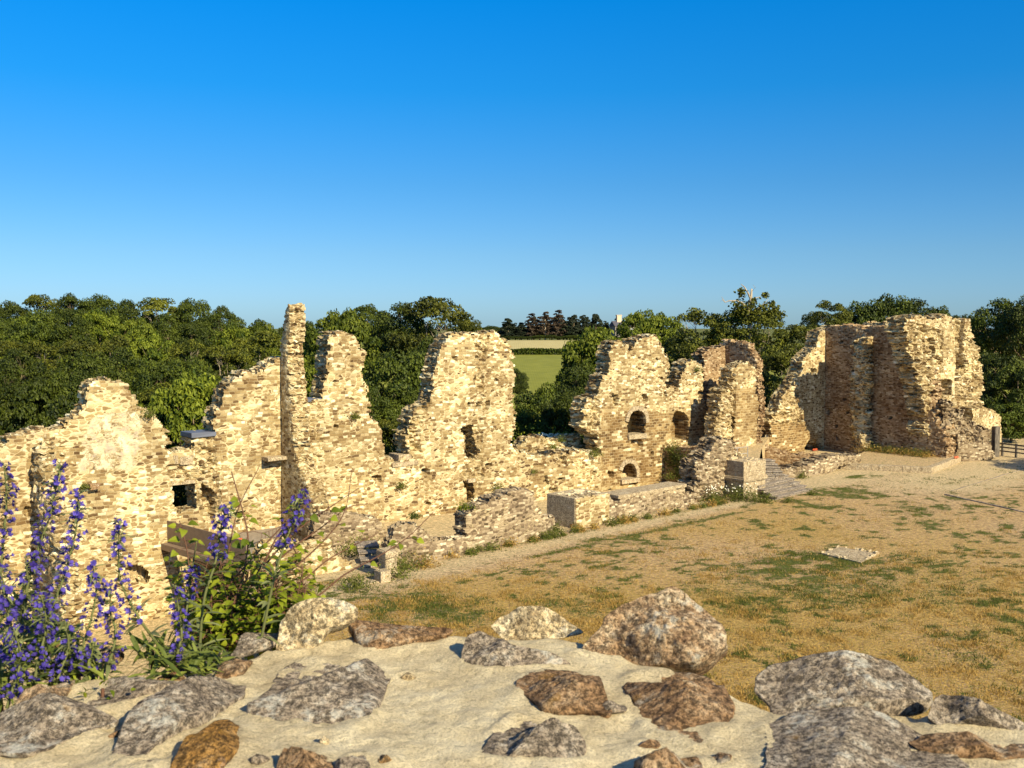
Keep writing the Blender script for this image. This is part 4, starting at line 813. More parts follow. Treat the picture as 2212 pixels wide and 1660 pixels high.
def limbs(mb, H, R, z0, targets, rt, rng, n=14):
    mb.tube([(0, 0, -1), (R*.03, 0, z0*.5), (-R*.02, R*.03, z0), (R*.03, 0, z0+(H-z0)*.45), (0, 0, H*.82)], [rt*1.3, rt, rt*.8, rt*.5, rt*.1], 7)
    for c in targets[rng.choice(len(targets), min(n, len(targets)), replace=False)]:
        zs = min(z0+.1*(H-z0)+.45*max(0, c[2]-z0), c[2]); s = Vector((0, 0, zs*.92)); e_ = Vector(c); m_ = s.lerp(e_, .5)+Vector((rng.normal()*.2, rng.normal()*.2, -.05*R))
        e2 = s.lerp(e_, .98); mb.tube([s, m_, s.lerp(e_, .85), e2], [rt*.38, rt*.22, rt*.1, rt*.03], 5)
        for q_ in range(3):
            d = Vector(rng.normal(size=3))*R*.08; mb.tube([m_.lerp(e_, .5), m_.lerp(e_, .8)+d, m_.lerp(e_, .95)+d*2], [rt*.13, rt*.08, rt*.02], 4)
PROTO = {}
def proto(kind, seed, **k):
    rng = np.random.default_rng(seed)
    H, R, z0 = k['H'], k['R'], k['z0']
    me, cl = crown_mesh('crown', H, R, z0, k['nc'], k['nl'], k['leaf'], k.get('shape', 1.), rng, k.get('cr', (.13, .2)))
    me.materials.append(k['mat']); mb = MB(); limbs(mb, H, R, z0, cl, k.get('rt', .3), rng, k.get('nlimb', 14)); to = mb.build('trunk', k.get('bark', M_bark), None, smooth=True)
    tm = to.data; bpy.data.objects.remove(to); PROTO.setdefault(kind, []).append((me, tm, H, R))
for s_ in (1, 2, 3): proto('oak', s_, H=11, R=5.2, z0=2.5, nc=115, nl=230, leaf=.19, mat=M_oak, cr=(.085, .15))
for s_ in (21, 22): proto('low', s_, H=8, R=4.4, z0=.1, nc=120, nl=210, leaf=.19, mat=M_oak, cr=(.09, .15))
for s_ in (4, 5): proto('ash', s_, H=13, R=4.6, z0=3, nc=90, nl=170, leaf=.2, mat=M_ash, cr=(.075, .14), nlimb=26, bark=M_dead, rt=.22)
for s_ in (6, 7): proto('bright', s_, H=8, R=4.6, z0=.8, nc=130, nl=230, leaf=.2, mat=M_bright, cr=(.08, .14))
for s_ in (8, 9): proto('conifer', s_, H=12, R=4., z0=.8, nc=85, nl=190, leaf=.36, mat=M_con, shape=2., cr=(.1, .16))
proto('browncon', 10, H=13, R=4., z0=1.5, nc=70, nl=150, leaf=.34, mat=M_brcon, shape=2., cr=(.08, .15), nlimb=22, bark=M_dead)
proto('bush', 12, H=3, R=1.7, z0=.1, nc=60, nl=170, leaf=.1, mat=M_bright, cr=(.1, .17), rt=.06)
def tree(name, kind, px, ytop, D, wpx, label, group=None, cat='tree', zb=None):
    """crown centred on column px with its top at ytop, at depth D; wpx = crown width"""
    P_ = PROTO[kind]; me, tm, H, R = P_[tree.n % len(P_)]; tree.n += 1
    t = at_d(px, ytop, D); b = float(ground_z(t.x, t.y)) if zb is None else zb; h_ = max(1.5, t.z-b); w_ = wpx/FPX*D/2
    e = empty(name, (t.x, t.y, b), random.uniform(0, 6.28), label=label, cat=cat, group=group); hc = min(h_, 3.0*w_)
    for n_, m_ in (('trunk', tm), ('crown', me)):
        o_ = bpy.data.objects.new(n_, m_); COL.objects.link(o_); o_.parent = e
        if n_ == 'crown': o_.scale = (w_/R, w_/R, hc/(H*1.02)); o_.location = (0, 0, h_-hc)
        else: o_.scale = (w_/R, w_/R, h_/(H*1.02))
    return e
tree.n = 0
def interp(pts, x): return float(np.interp(x, [p[0] for p in pts], [p[1] for p in pts]))
sky_l = [(-60, 655), (0, 648), (100, 642), (210, 640), (300, 646), (400, 652), (480, 668), (560, 684), (620, 690), (700, 702), (780, 700)]
G1 = 'merging crowns of the wood on the left hillside'
x_ = -60
rows = [(150, 0, 78, 'oak'), (128, 38, 80, 'oak'), (112, 80, 84, 'ash'), (98, 125, 88, 'oak'), (90, 175, 96, 'low')]
for D, dy, step, kd in rows:
    x_ = -70+random.uniform(0, 40)
    while x_ < 640:
        yt = interp(sky_l, x_)+dy+random.uniform(-9, 14)
        if D < 100 and x_ > 430: break
        kq = random.choice([kd, 'oak', 'ash', 'bright']) if random.random() < .45 else kd
        tree('broadleaf_tree', kq, x_, yt, D+random.uniform(-4, 4), step*random.uniform(1.15, 1.6), 'green crown merging with its neighbours in the wood on the left hillside', G1); x_ += step*random.uniform(.75, 1.05)
tree('leafy_tree', 'ash', 560, 715, 118, 150, 'olive green tree with bare twigs showing, just left of the thin pillar')
tree('leafy_tree', 'ash', 490, 745, 112, 130, 'olive tree with pale dead twigs above the sunlit window bay wall')
tree('leafy_tree', 'bright', 415, 815, 84, 190, 'bright green bushy tree filling the gap between gable and window bay', zb=-5)
tree('leafy_tree', 'bright', 340, 860, 86, 120, 'smaller bright green tree right behind the gable top', zb=-5)
tree('round_tree', 'bright', 740, 676, 112, 150, 'yellow green rounded tree between the thin pillar and the next remnant')
tree('leafy_tree', 'bright', 690, 760, 100, 120, 'bright green tree directly right of the thin pillar')
tree('oak_tree', 'oak', 668, 700, 150, 80, 'distant dark tree just right of the thin pillar top')
tree('oak_tree', 'oak', 790, 662, 240, 110, 'far pale green tree on the skyline left of the tall dark tree')
tree('tall_tree', 'ash', 945, 640, 118, 175, 'tallest dark drooping tree behind the second wall remnant')
tree('tall_tree', 'oak', 870, 664, 122, 130, 'dark broad tree joined to the left of the tallest tree')
tree('tall_tree', 'ash', 1010, 690, 116, 90, 'drooping right arm tree of the dark group behind the second remnant')
tree('leafy_tree', 'oak', 850, 770, 92, 190, 'dense green tree in the gap between first and second remnants')
tree('leafy_tree', 'oak', 800, 850, 86, 130, 'lower dark tree at the left of the gap between first and second remnants')
tree('leafy_tree', 'oak', 890, 850, 88, 110, 'lower dark tree at the right of the gap between first and second remnants')
tree('leafy_tree', 'ash', 845, 905, 84, 110, 'twiggy tree at the bottom of the gap, above the low wall')
tree('leafy_tree', 'oak', 930, 740, 105, 150, 'dark tree half hidden behind the left shoulder of the second remnant')
tree('leafy_tree', 'low', 850, 860, 90, 170, 'dense dark bush at the bottom of the gap between first and second remnants')
tree('leafy_tree', 'oak', 720, 850, 92, 130, 'shaded tree low between the thin pillar and first remnant')
tree('leafy_tree', 'oak', 1115, 800, 100, 50, 'slim dark tree touching the right edge of the second remnant')
tree('bushy_tree', 'low', 1165, 838, 96, 120, 'dark bushy tree low in front of the green field')
tree('bushy_tree', 'low', 1215, 860, 92, 100, 'dark bushy tree below the rounded tree')
tree('bushy_tree', 'low', 1140, 890, 88, 90, 'lowest dark bush behind the low broken wall')
tree('round_tree', 'bright', 1285, 716, 108, 165, 'large rounded green tree left of the third gabled remnant')
tree('round_tree', 'bright', 1330, 745, 110, 110, 'rounded green tree tucked between the large rounded tree and the third remnant')
tree('round_tree', 'low', 1300, 800, 104, 130, 'dark foliage filling under the large rounded tree')
tree('round_tree', 'oak', 1255, 790, 100, 120, 'dark lower crown under the large rounded tree')
tree('round_tree', 'oak', 1235, 850, 95, 90, 'dark low tree against the left edge of the third remnant')
tree('bushy_tree', 'low', 405, 975, 66, 130, 'dark green bush seen through the square opening beside the gable', zb=-6)
# far conifers and house
for i, (px, yt, w_, kd) in enumerate([(1062, 705, 50, 'oak'), (1098, 686, 46, 'conifer'), (1150, 672, 44, 'browncon'), (1178, 668, 40, 'browncon'), (1208, 664, 46, 'browncon'), (1240, 678, 40, 'conifer'), (1262, 676, 42, 'conifer'), (1288, 676, 46, 'conifer'), (1308, 690, 34, 'conifer'), (1126, 700, 40, 'conifer'), (1225, 690, 40, 'conifer'), (1336, 680, 30, 'conifer')]):
    lab = ['distant rounded tree left of the conifer row', 'dark conifer at the left end of the distant row above the fields', 'browned cedar second in the distant conifer row', 'browned cedar just left of the tallest one in the distant row', 'tallest browned cedar in the distant row above the fields', 'dark conifer right of the tallest browned cedar', 'dark cypress in the middle right of the distant row', 'broad dark cypress near the right end of the distant row', 'small dark cypress closing the right end of the distant row', 'low dark conifer between the leftmost conifer and the cedars', 'low dark conifer under the tallest cedar', 'dark conifer behind the distant grey house'][i]
    tree('conifer' if kd != 'oak' else 'leafy_tree', kd, px, yt, 440 if kd != 'oak' else 470, w_*1.2, lab)
for i, px in enumerate(range(1088, 1322, 13)): tree('conifer', 'conifer' if px > 1215 or px < 1130 or i % 2 else 'browncon', px, interp([(1088, 695), (1120, 694), (1150, 684), (1205, 678), (1290, 684), (1322, 700)], px)+random.uniform(-3, 5), 446, 40, 'dark conifer packed behind the front trees of the distant row', 'conifers filling the distant row')
for i, px in enumerate(range(1100, 1330, 22)): tree('field_shrub', 'oak', px, 727+random.uniform(-3, 3), 428, 34, 'low dark shrub under the distant conifer row', 'shrubs under the distant conifers', 'shrub')
tree('field_shrub', 'bush', 1300, 708, 400, 34, 'small grey green round shrub in front of the distant house', cat='shrub')
# hedge between the two fields
hd = [at_d(x, 762, 318) for x in (1060, 1300)]
C = RNG.uniform(0, 1, (5200, 3)); X = hd[0].x+(hd[1].x-hd[0].x)*C[:, 0]; Y = 316+C[:, 1]*3.; Z = ground_z(X, Y)+C[:, 2]**.7*(1.7+.35*vn(X*.2, Y*.2))
nn = RNG.normal(size=(5200, 3)); nn /= np.linalg.norm(nn, axis=1, keepdims=True); V, F = leaf_quads(np.stack([X, Y, Z], 1), nn, .4)
tag(link('hedge', arr_mesh('hedge', V, F, np.repeat(RNG.uniform(0, .8, (5200, 1)), 4, 0)*np.ones((1, 3))), None, [M_oak]), 'straight dark hedge dividing the green field from the pale one', 'hedge')
# house
q = at_d(1348, 725, 430); e = empty('farmhouse', (q.x, q.y, float(ground_z(q.x, q.y))), .25, label='distant grey stone house with slate roof and pale chimney among trees', cat='house')
zr = at_d(1348, 697, 430).z-e.location.z; zc = at_d(1345, 682, 430).z-e.location.z
Mh = MT('grey house wall').out((.26, .23, .2)); Mhr = MT('slate roof').out((.09, .09, .11)); Mch = MT('pale chimney').out((.6, .46, .33)); Mgl = MT('pale window').out((.6, .62, .66))
mb = MB(); mb.box(-4, 0, -2, 6, 7, zr-1.6, 0); mb.build('wall', Mh, e)
mb = MB(); mb.add([(-4.3, -.4, zr-1.6), (6.3, -.4, zr-1.6), (6.3, 7.4, zr-1.6), (-4.3, 7.4, zr-1.6), (-4.3, 3.5, zr+.6), (6.3, 3.5, zr+.6)], [(0, 1, 5, 4), (2, 3, 4, 5), (0, 4, 3), (1, 2, 5), (0, 3, 2, 1)]); rf = mb.build('roof', Mhr, e)
mb = MB(); mb.box(-2.2, 2.6, zr-.3, -.2, 4.2, zc, 0); mb.box(-2.4, 2.5, zc, 0, 4.3, zc+.3, 0); mb.build('chimney', Mch, rf)
for x_ in (-2.6, .2, 3.): mb = MB(); mb.box(x_, -.06, zr-4.2, x_+1.1, .1, zr-2.4, 0); mb.build('window', Mgl, e)
# right-hand trees
tree('round_tree', 'bright', 1385, 676, 150, 110, 'rounded bright green tree behind the notch of the third remnant')
tree('round_tree', 'bright', 1430, 682, 150, 90, 'rounded green tree directly right of the one behind the notch')
tree('round_tree', 'oak', 1450, 740, 130, 110, 'dark tree behind the right shoulder of the third remnant')
tree('leafy_tree', 'ash', 1520, 664, 125, 150, 'tall olive tree between the third remnant and the corner tower')
tree('leafy_tree', 'ash', 1590, 668, 122, 120, 'olive tree directly behind the corner tower')
tree('leafy_tree', 'ash', 1650, 670, 120, 130, 'olive tree with loose top between the corner tower and big tower')
tree('leafy_tree', 'ash', 1490, 740, 112, 130, 'lower olive tree left of the corner tower')
tree('leafy_tree', 'oak', 1500, 800, 105, 120, 'dark foliage low behind the small window remnant')
tree('leafy_tree', 'ash', 1690, 745, 108, 150, 'twiggy olive tree against the left slope of the big tower')
tree('leafy_tree', 'ash', 1650, 800, 104, 120, 'lower twiggy tree right of the corner tower')
tree('leafy_tree', 'low', 1675, 870, 102, 110, 'dark foliage low between corner tower and big tower')
tree('leafy_tree', 'low', 1540, 850, 112, 120, 'dark foliage low behind the corner tower')
tree('leafy_tree', 'ash', 1735, 700, 118, 100, 'tree rising over the left slope of the big tower')
tree('leafy_tree', 'ash', 1795, 648, 125, 85, 'bright feathery tree top left of the dark crowns above the big tower')
tree('leafy_tree', 'ash', 1760, 672, 128, 70, 'small feathery tree top left of the bright one')
for i, (px, yt, w_) in enumerate([(1860, 658, 90), (1920, 645, 100), (1975, 655, 95), (2030, 668, 80), (2085, 685, 60)]):
    tree('oak_tree', 'oak', px, yt, 150, w_*1.3, ['dark crown at the left above the big tower', 'highest dark dome above the big tower', 'dark dome right of the highest one above the big tower', 'dark sloping crown over the right end of the big tower', 'small dark crown just right of the tower top'][i])
tree('leafy_tree', 'oak', 2165, 655, 125, 130, 'dark tree rising at the right edge behind the tower')
tree('leafy_tree', 'oak', 2225, 645, 118, 120, 'tall dark tree cut by the right edge')
tree('leafy_tree', 'low', 2150, 760, 112, 110, 'dark foliage beside the bright right edge of the tower')
tree('leafy_tree', 'low', 2200, 790, 106, 130, 'dark tree above the wooden fence at the right edge')
tree('leafy_tree', 'low', 2185, 870, 102, 110, 'lowest dark bush behind the wooden fence')
e = tree('leafy_tree', 'oak', 2600, 820, 76, 260, 'broad tree outside the right edge shading the path', zb=0)
# dead branched tree
q = at_d(1600, 700, 120); e = empty('dead_topped_tree', (q.x, q.y, float(ground_z(q.x, q.y))), label='leafy tree with bleached dead branches sticking up above the corner tower', cat='tree'); mb = MB(); o3 = Vector(e.location)
def brd(pts, r): mb.tube([at_d(x, y, 120)-o3 for x, y in c4(*pts)], r, 6)
tb = at_d(1620, 700, 120)-o3
mb.tube([(0, 0, 0), tb], [.5, .28])
brd([(1560, 340), (1560, 250), (1585, 150), (1590, 75)], [.26, .2, .16, .1]); brd([(1585, 170), (1560, 110), (1530, 60), (1500, 35)], [.13, .1, .07, .03]); brd([(1560, 240), (1510, 190), (1460, 175), (1400, 175), (1370, 188), (1340, 140)], [.14, .11, .09, .07, .05, .02]); brd([(1370, 188), (1345, 165), (1330, 180)], [.04, .03, .01])
brd([(1590, 180), (1620, 150), (1665, 140)], [.1, .06, .02]); brd([(1590, 100), (1620, 65), (1600, 40)], [.05, .03, .01]); brd([(1570, 290), (1640, 240), (1690, 200), (1730, 160)], [.1, .07, .04, .02]); brd([(1690, 200), (1760, 200), (1800, 190)], [.03, .02, .01])
mb.build('trunk', M_dead, e, smooth=True)
C = []
for cx_, cy_, r_ in ((1510, 120, .5), (1480, 215, .8), (1530, 240, .9), (1600, 190, .6), (1560, 270, .9), (1640, 260, .9), (1700, 230, .6), (1700, 130, .35), (1760, 210, .5), (1790, 250, .5), (1480, 250, .7), (1640, 320, 1.3), (1740, 300, 1.0), (1560, 330, 1.2), (1830, 290, .5), (1500, 90, .3), (1720, 320, 1.2), (1600, 300, 1.)):
    p_ = at_d(*c4((cx_, cy_))[0], 120)-o3; k = int(160*r_); v = RNG.normal(size=(k, 3)); C.append(np.array(p_)+v*r_*.5)
C = np.concatenate(C); nn = RNG.normal(size=C.shape); nn /= np.linalg.norm(nn, axis=1, keepdims=True); V, F = leaf_quads(C, nn, RNG.uniform(.12, .24, len(C)))
link('crown', arr_mesh('crown', V, F, np.repeat(RNG.uniform(.2, 1, (len(C), 1)), 4, 0)*np.ones((1, 3))), e, [M_ash])

# ---------------------------------------------------------------- weeds on and by the walls
def weed(p, r_, n, label, mat=None, name='weed_clump', h_=None, flowers=0, dry=False):
    h_ = h_ or r_; C = RNG.normal(size=(n, 3))*np.array([r_*.42, r_*.42, h_*.35]); C[:, 2] = np.abs(C[:, 2])
    nn = RNG.normal(size=(n, 3))+np.array([0, 0, .5]); nn /= np.linalg.norm(nn, axis=1, keepdims=True); V, F = leaf_quads(C, nn, RNG.uniform(.03, .085, n), .45)
    mb = MB(); me = arr_mesh('foliage', V, F, np.repeat(RNG.uniform(0, 1, (n, 1)), 4, 0)*np.ones((1, 3)))
    e = empty(name, p, label=label, cat='plant'); link('foliage', me, e, [mat or M_weed])
    for i in range(9): mb.tube([(0, 0, -.05), (RNG.normal()*r_*.2, RNG.normal()*r_*.2, h_*.4), (RNG.normal()*r_*.4, RNG.normal()*r_*.4, h_*random.uniform(.7, 1.1))], [.012, .01, .004], 4)
    mb.build('stems', M_weed, e)
    if flowers:
        C = RNG.normal(size=(flowers, 3))*np.array([r_*.5, r_*.5, h_*.15])+np.array([0, 0, h_*.75]); nn = np.tile([.3, -.6, .7], (flowers, 1))/1.0; nn = nn/np.linalg.norm(nn[0]); V, F = leaf_quads(C, nn, .045, 1.); link('flowers', arr_mesh('flowers', V, F), e, [M_white])
    return e
def wallp(fr, pts, out=.1): x, z = fr.hit(*pts); return fr.world(x, -out, z)
weed(wallp(FC_, c7((915, 240))[0], .15), .5, 260, 'round green weed growing from the wall face right of the thin pillar')
weed(wallp(FC_, c2((945, 1150))[0], .15), .45, 220, 'green weed on the face of the first tower remnant')
weed(wallp(FC_, c1((1225, 1250))[0], .12), .6, 240, 'olive and rusty moss clump on the right shoulder of the gable')
weed(wallp(FC_, c6((580, 335))[0], .15), .35, 160, 'small green weed beside the corbel on the gable wall')
weed(wallp(FC_, c4((1125, 760))[0], .15), .5, 220, 'yellowish weed near the top of the small window remnant')
weed(wallp(FC_, c4((270, 1460))[0], .3), .7, 320, 'green weed at the broken foot of the third remnant')
weed(wallp(FC_, c3((1320, 1010))[0], .2), .5, 200, 'weed on top of the low broken wall by the white flowers')
weed(wallp(FC_, c3((1260, 1065))[0], .2), .5, 200, 'weed lower left on the low broken wall top')
weed(wallp(FC_, c3((790, 1410))[0], .3), .6, 240, 'pale green weed against the wall base right of the doorway in the second remnant')
weed(wallp(FC_, c3((1100, 1270))[0], .1), .35, 120, 'dark slim weed hanging on the low wall face')
for px_, s_ in (((875, 1410), .9), ((850, 1640), .9), ((1480, 1420), 1.0)): weed(px_on(FC_, *c4(px_)[0])+Vector((N[0], N[1], 0))*1.0, s_, 420, {875: 'dark green bush on the edge of the terrace', 850: 'green bush at the foot of the ivy-dark retaining wall', 1480: 'bright green weed on the terrace in front of the corner tower'}[px_[0]])
o_ = Vector((N[0], N[1], 0))
C = []; xa, xb = frI.hit(*c4((900, 1400))[0])[0], frI.hit(*c4((1250, 1400))[0])[0]
for i in range(26): C.append(RNG.normal(size=(90, 3))*np.array([.35, .06, .4])+np.array([random.uniform(xa, xb), -.1, random.uniform(-.3, 1.4)]))
C = np.concatenate(C); nn = RNG.normal(size=C.shape)*.5+np.array([0, -1, .3]); nn /= np.linalg.norm(nn, axis=1, keepdims=True); V, F = leaf_quads(C, nn, RNG.uniform(.05, .1, len(C))); o_i = link('ivy', arr_mesh('ivy', V, F, np.repeat(RNG.uniform(0, .8, (len(C), 1)), 4, 0)*np.ones((1, 3))), None, [M_weed]); frI.apply(o_i); tag(o_i, 'straggling ivy hanging on the dark retaining wall', 'ivy')
weed(at_z(*c7((655, 700))[0], -.6), 1.5, 1500, 'large bright green bush between rubble walls above the small steps', M_bright, 'green_bush', 1.1)
for (cx_, cy_), s_, lab, m_ in [((900, 860), .9, 'tall green grass clump right of the gate jamb', M_grass), ((960, 800), 1.0, 'tall grass clump beside the carved gate jamb', M_grass), ((1100, 790), .8, 'dry yellow grass along the hump of the low wall', M_drygrass), ((1450, 680), .5, 'dark green weed at the foot of the curved-top wall', M_weed), ((1560, 645), .6, 'dry green weed at the foot of the curved-top wall, middle', M_weed), ((1670, 615), .5, 'yellowish weed at the foot of the curved-top wall', M_weed), ((1830, 595), .35, 'small weed near the right foot of the curved-top wall', M_weed), ((1990, 545), .7, 'weed clump at the gap left of the masonry block', M_weed), ((2150, 530), .5, 'dry weed at the foot of the masonry block', M_drygrass), ((620, 940), .9, 'green grass clump left of the threshold slab', M_grass), ((1370, 390), .5, 'bright leafy weed on the left tip of the curved-top wall', M_bright), ((1020, 450), .4, 'yellow weed on the hump', M_weed)]:
    z_ = 0 if cy_ > 460 else 2.2
    p_ = at_z(*c7((cx_, cy_))[0], 0) if z_ == 0 else px_on(FF, *c7((cx_, cy_))[0])
    weed(p_, s_, int(500*s_), lab, m_, 'grass_clump' if m_ in (M_grass, M_drygrass) else 'weed_clump')
k = 0
for (cx_, cy_, s_, fl) in [(60, 470, .7, 14), (130, 455, .7, 8), (180, 440, .8, 0), (240, 432, .7, 0), (290, 430, .6, 0), (355, 410, .7, 0), (490, 395, 1.1, 42), (530, 400, 1., 30), (590, 370, 1.3, 0), (650, 400, 1.2, 8), (700, 395, 1.1, 30), (760, 405, 1., 0), (820, 410, .8, 0), (940, 410, .5, 0), (1070, 370, .5, 0), (1010, 280, .7, 0), (640, 350, .9, 0), (600, 300, .9, 0)]:
    labs = ['daisy-flecked weed at the foot of the long low wall, leftmost', 'weed with a few daisies right of the leftmost one below the long low wall', 'rusty green weed under the coping wall', 'green weed under the middle of the coping wall', 'small weed under the coping wall right part', 'upright green weed near the right end of the coping wall', 'white daisy clump left of the pedestal', 'dense white daisies right of the first daisy clump', 'dark leafy bush in the corner of the spur and pedestal', 'green clump in front of the pedestal', 'white daisies at the foot of the pedestal', 'tall grass between the pedestal and stairs', 'grass clump at the left end of the lower stairs', 'grass in front of the lower stairs', 'grass tuft at the right end of the lower stairs', 'green weed against the curving low wall', 'climbing green on the pedestal corner', 'topmost climbing green beside the pedestal']
    weed(at_z(*cB((cx_, cy_))[0], .0), s_, int(480*s_), labs[k], M_weed if k % 3 else M_grass, 'daisy_clump' if fl else 'weed_clump', flowers=fl); k += 1
for i in range(34):
    a_ = random.uniform(3, 27); q_ = F0+U2*a_+N2*random.uniform(.05, .35); s_ = random.uniform(.25, .6)
    weed((q_[0], q_[1], 0), s_, int(420*s_), 'small weed tuft in the row growing along the foot of the front low walls', random.choice([M_weed, M_grass, M_drygrass]), 'weed_clump')['group'] = 'weed tufts along the front low walls'
for i in range(9):
    cx_ = 930+i*65; p_ = px_on(frM, *c5((cx_, 1440))[0])-Vector((frM.v[0], frM.v[1], 0))*.9; p_.z = PZ-.05
    weed(p_, 1.0, 380, 'weedy grass tuft along the base of the big tower wall', M_weed if i % 2 else M_drygrass, 'grass_clump', .8)['group'] = 'weedy tufts along the tower base'
C = []
for i in range(60): C.append((random.uniform(1190, 1390), random.uniform(925, 960)))
fr = Frame(C0-4.5*N, TH); P_ = np.array([[*fr.world(fr.hit(*c3((a, b+20))[0])[0], random.uniform(0, 1.2), fr.hit(*c3((a, b+20))[0])[1])] for a, b in C])
o_c = P_.mean(0); nn = np.tile([.4, -.8, .45], (len(P_), 1)); e = empty('white_flower_bush', o_c, label='white flowering shrub behind the low wall between second and third remnants', cat='shrub'); V, F = leaf_quads(P_-o_c, nn, .1, 1.); link('flowers', arr_mesh('flowers', V, F), e, [M_white])
C = RNG.normal(size=(2200, 3))*np.array([2.0, .8, .6])+np.array([0, .2, -.9]); nn = RNG.normal(size=C.shape); nn /= np.linalg.norm(nn, axis=1, keepdims=True); V, F = leaf_quads(C, nn, .12); link('foliage', arr_mesh('foliage', V, F, np.repeat(RNG.uniform(0, 1, (2200, 1)), 4, 0)*np.ones((1, 3))), e, [M_bright])

# ---------------------------------------------------------------- courtyard grass (uncountable)
def blades(name, n, mat, dens_fn, size, label_kind='stuff'):
    px_ = RNG.uniform(600, 2230, n*4); py_ = RNG.uniform(1000, 1560, n*4)
    r = np.stack([(px_-CX)/FPX, math.cos(PITCH)+(CY-py_)/FPX*math.sin(PITCH), -math.sin(PITCH)+(CY-py_)/FPX*math.cos(PITCH)], 1); t = -CAMZ/r[:, 2]; X = r[:, 0]*t; Y = r[:, 1]*t
    rel = np.stack([X-F0[0], Y-F0[1]], 1); s = -(rel@N2); a = rel@U2; d = dens_fn(X, Y, px_, py_, a, s); keep = (RNG.uniform(size=len(X)) < d) & (s < -.1) & ((a < 24) | (s < -1.5)); X, Y = X[keep][:n], Y[keep][:n]
    m = 9; n2 = len(X); ts = RNG.uniform(.6, 1.5, n2)*size
    bx = np.repeat(X, m)+RNG.normal(size=n2*m)*.14*np.repeat(ts/size, m); by = np.repeat(Y, m)+RNG.normal(size=n2*m)*.14*np.repeat(ts/size, m); h_ = np.repeat(ts, m)*RNG.uniform(.4, 1.1, n2*m)
    an = RNG.uniform(0, 6.28, n2*m); w_ = .012+.012*RNG.uniform(size=n2*m); le = RNG.normal(size=(n2*m, 2))*.5*h_[:, None]
    b0 = np.stack([bx-np.cos(an)*w_, by-np.sin(an)*w_, 0*bx-.02], 1); b1 = np.stack([bx+np.cos(an)*w_, by+np.sin(an)*w_, 0*bx-.02], 1); tp = np.stack([bx+le[:, 0], by+le[:, 1], h_], 1)
    V = np.stack([b0, b1, tp], 1).reshape(-1, 3); F = np.arange(len(V)).reshape(-1, 3); T = np.repeat(np.repeat(RNG.uniform(0, 1, n2), m)*.6+.4*RNG.uniform(size=n2*m), 3)
    tag(link(name, arr_mesh(name, V, F, np.repeat(T[:, None], 3, 1)), None, [mat]), kind='stuff')
def gdens(X, Y, px, py, a, s):
    g = 0*px; tf = smooth((vn(X*1.5, Y*1.5, seed=31)+.8*vn(X*3.3, Y*3.3, seed=32)+.5*vn(X*.4, Y*.4, seed=33)-.5)/.18)
    for cx_, cy_, rx, ry, v in GREEN: g = np.maximum(g, v*blob(px, py, cx_, cy_, rx, ry))
    pth = np.exp(-((s+1.3-.02*a)/(1.0+.05*np.clip(12-a, 0, 30)))**2)
    return np.clip(g*(.4+.8*vn(X*1.1, Y*1.1, seed=4))+.5*tf*(1-.8*pth)+.25*(s > -.7)+.5*np.exp(-((s+2.9)/.3)**2)*(a > 5)*(a < 26), 0, 1)
def ddens(X, Y, px, py, a, s):
    cl_ = smooth((vn(X*1.3, Y*1.3, seed=22)+.6*vn(X*3.1, Y*3.1, seed=23)-.15)/.25)*.9+.06
    pth = np.clip(np.exp(-((s+1.3-.02*a)/(1.0+.05*np.clip(12-a, 0, 30)))**2)+smooth((a-34)/10)*np.exp(-((s+4.5)/5.)**2), 0, 1); return np.clip(cl_*(.6+.5*vn(X*.2, Y*.2, seed=2))*(1-pth)*(.4+.9*smooth((py-1080)/260)), 0, 1)
blades('green_grass', 17000, M_grass, gdens, .10); blades('dry_grass', 16000, M_drygrass, ddens, .10)

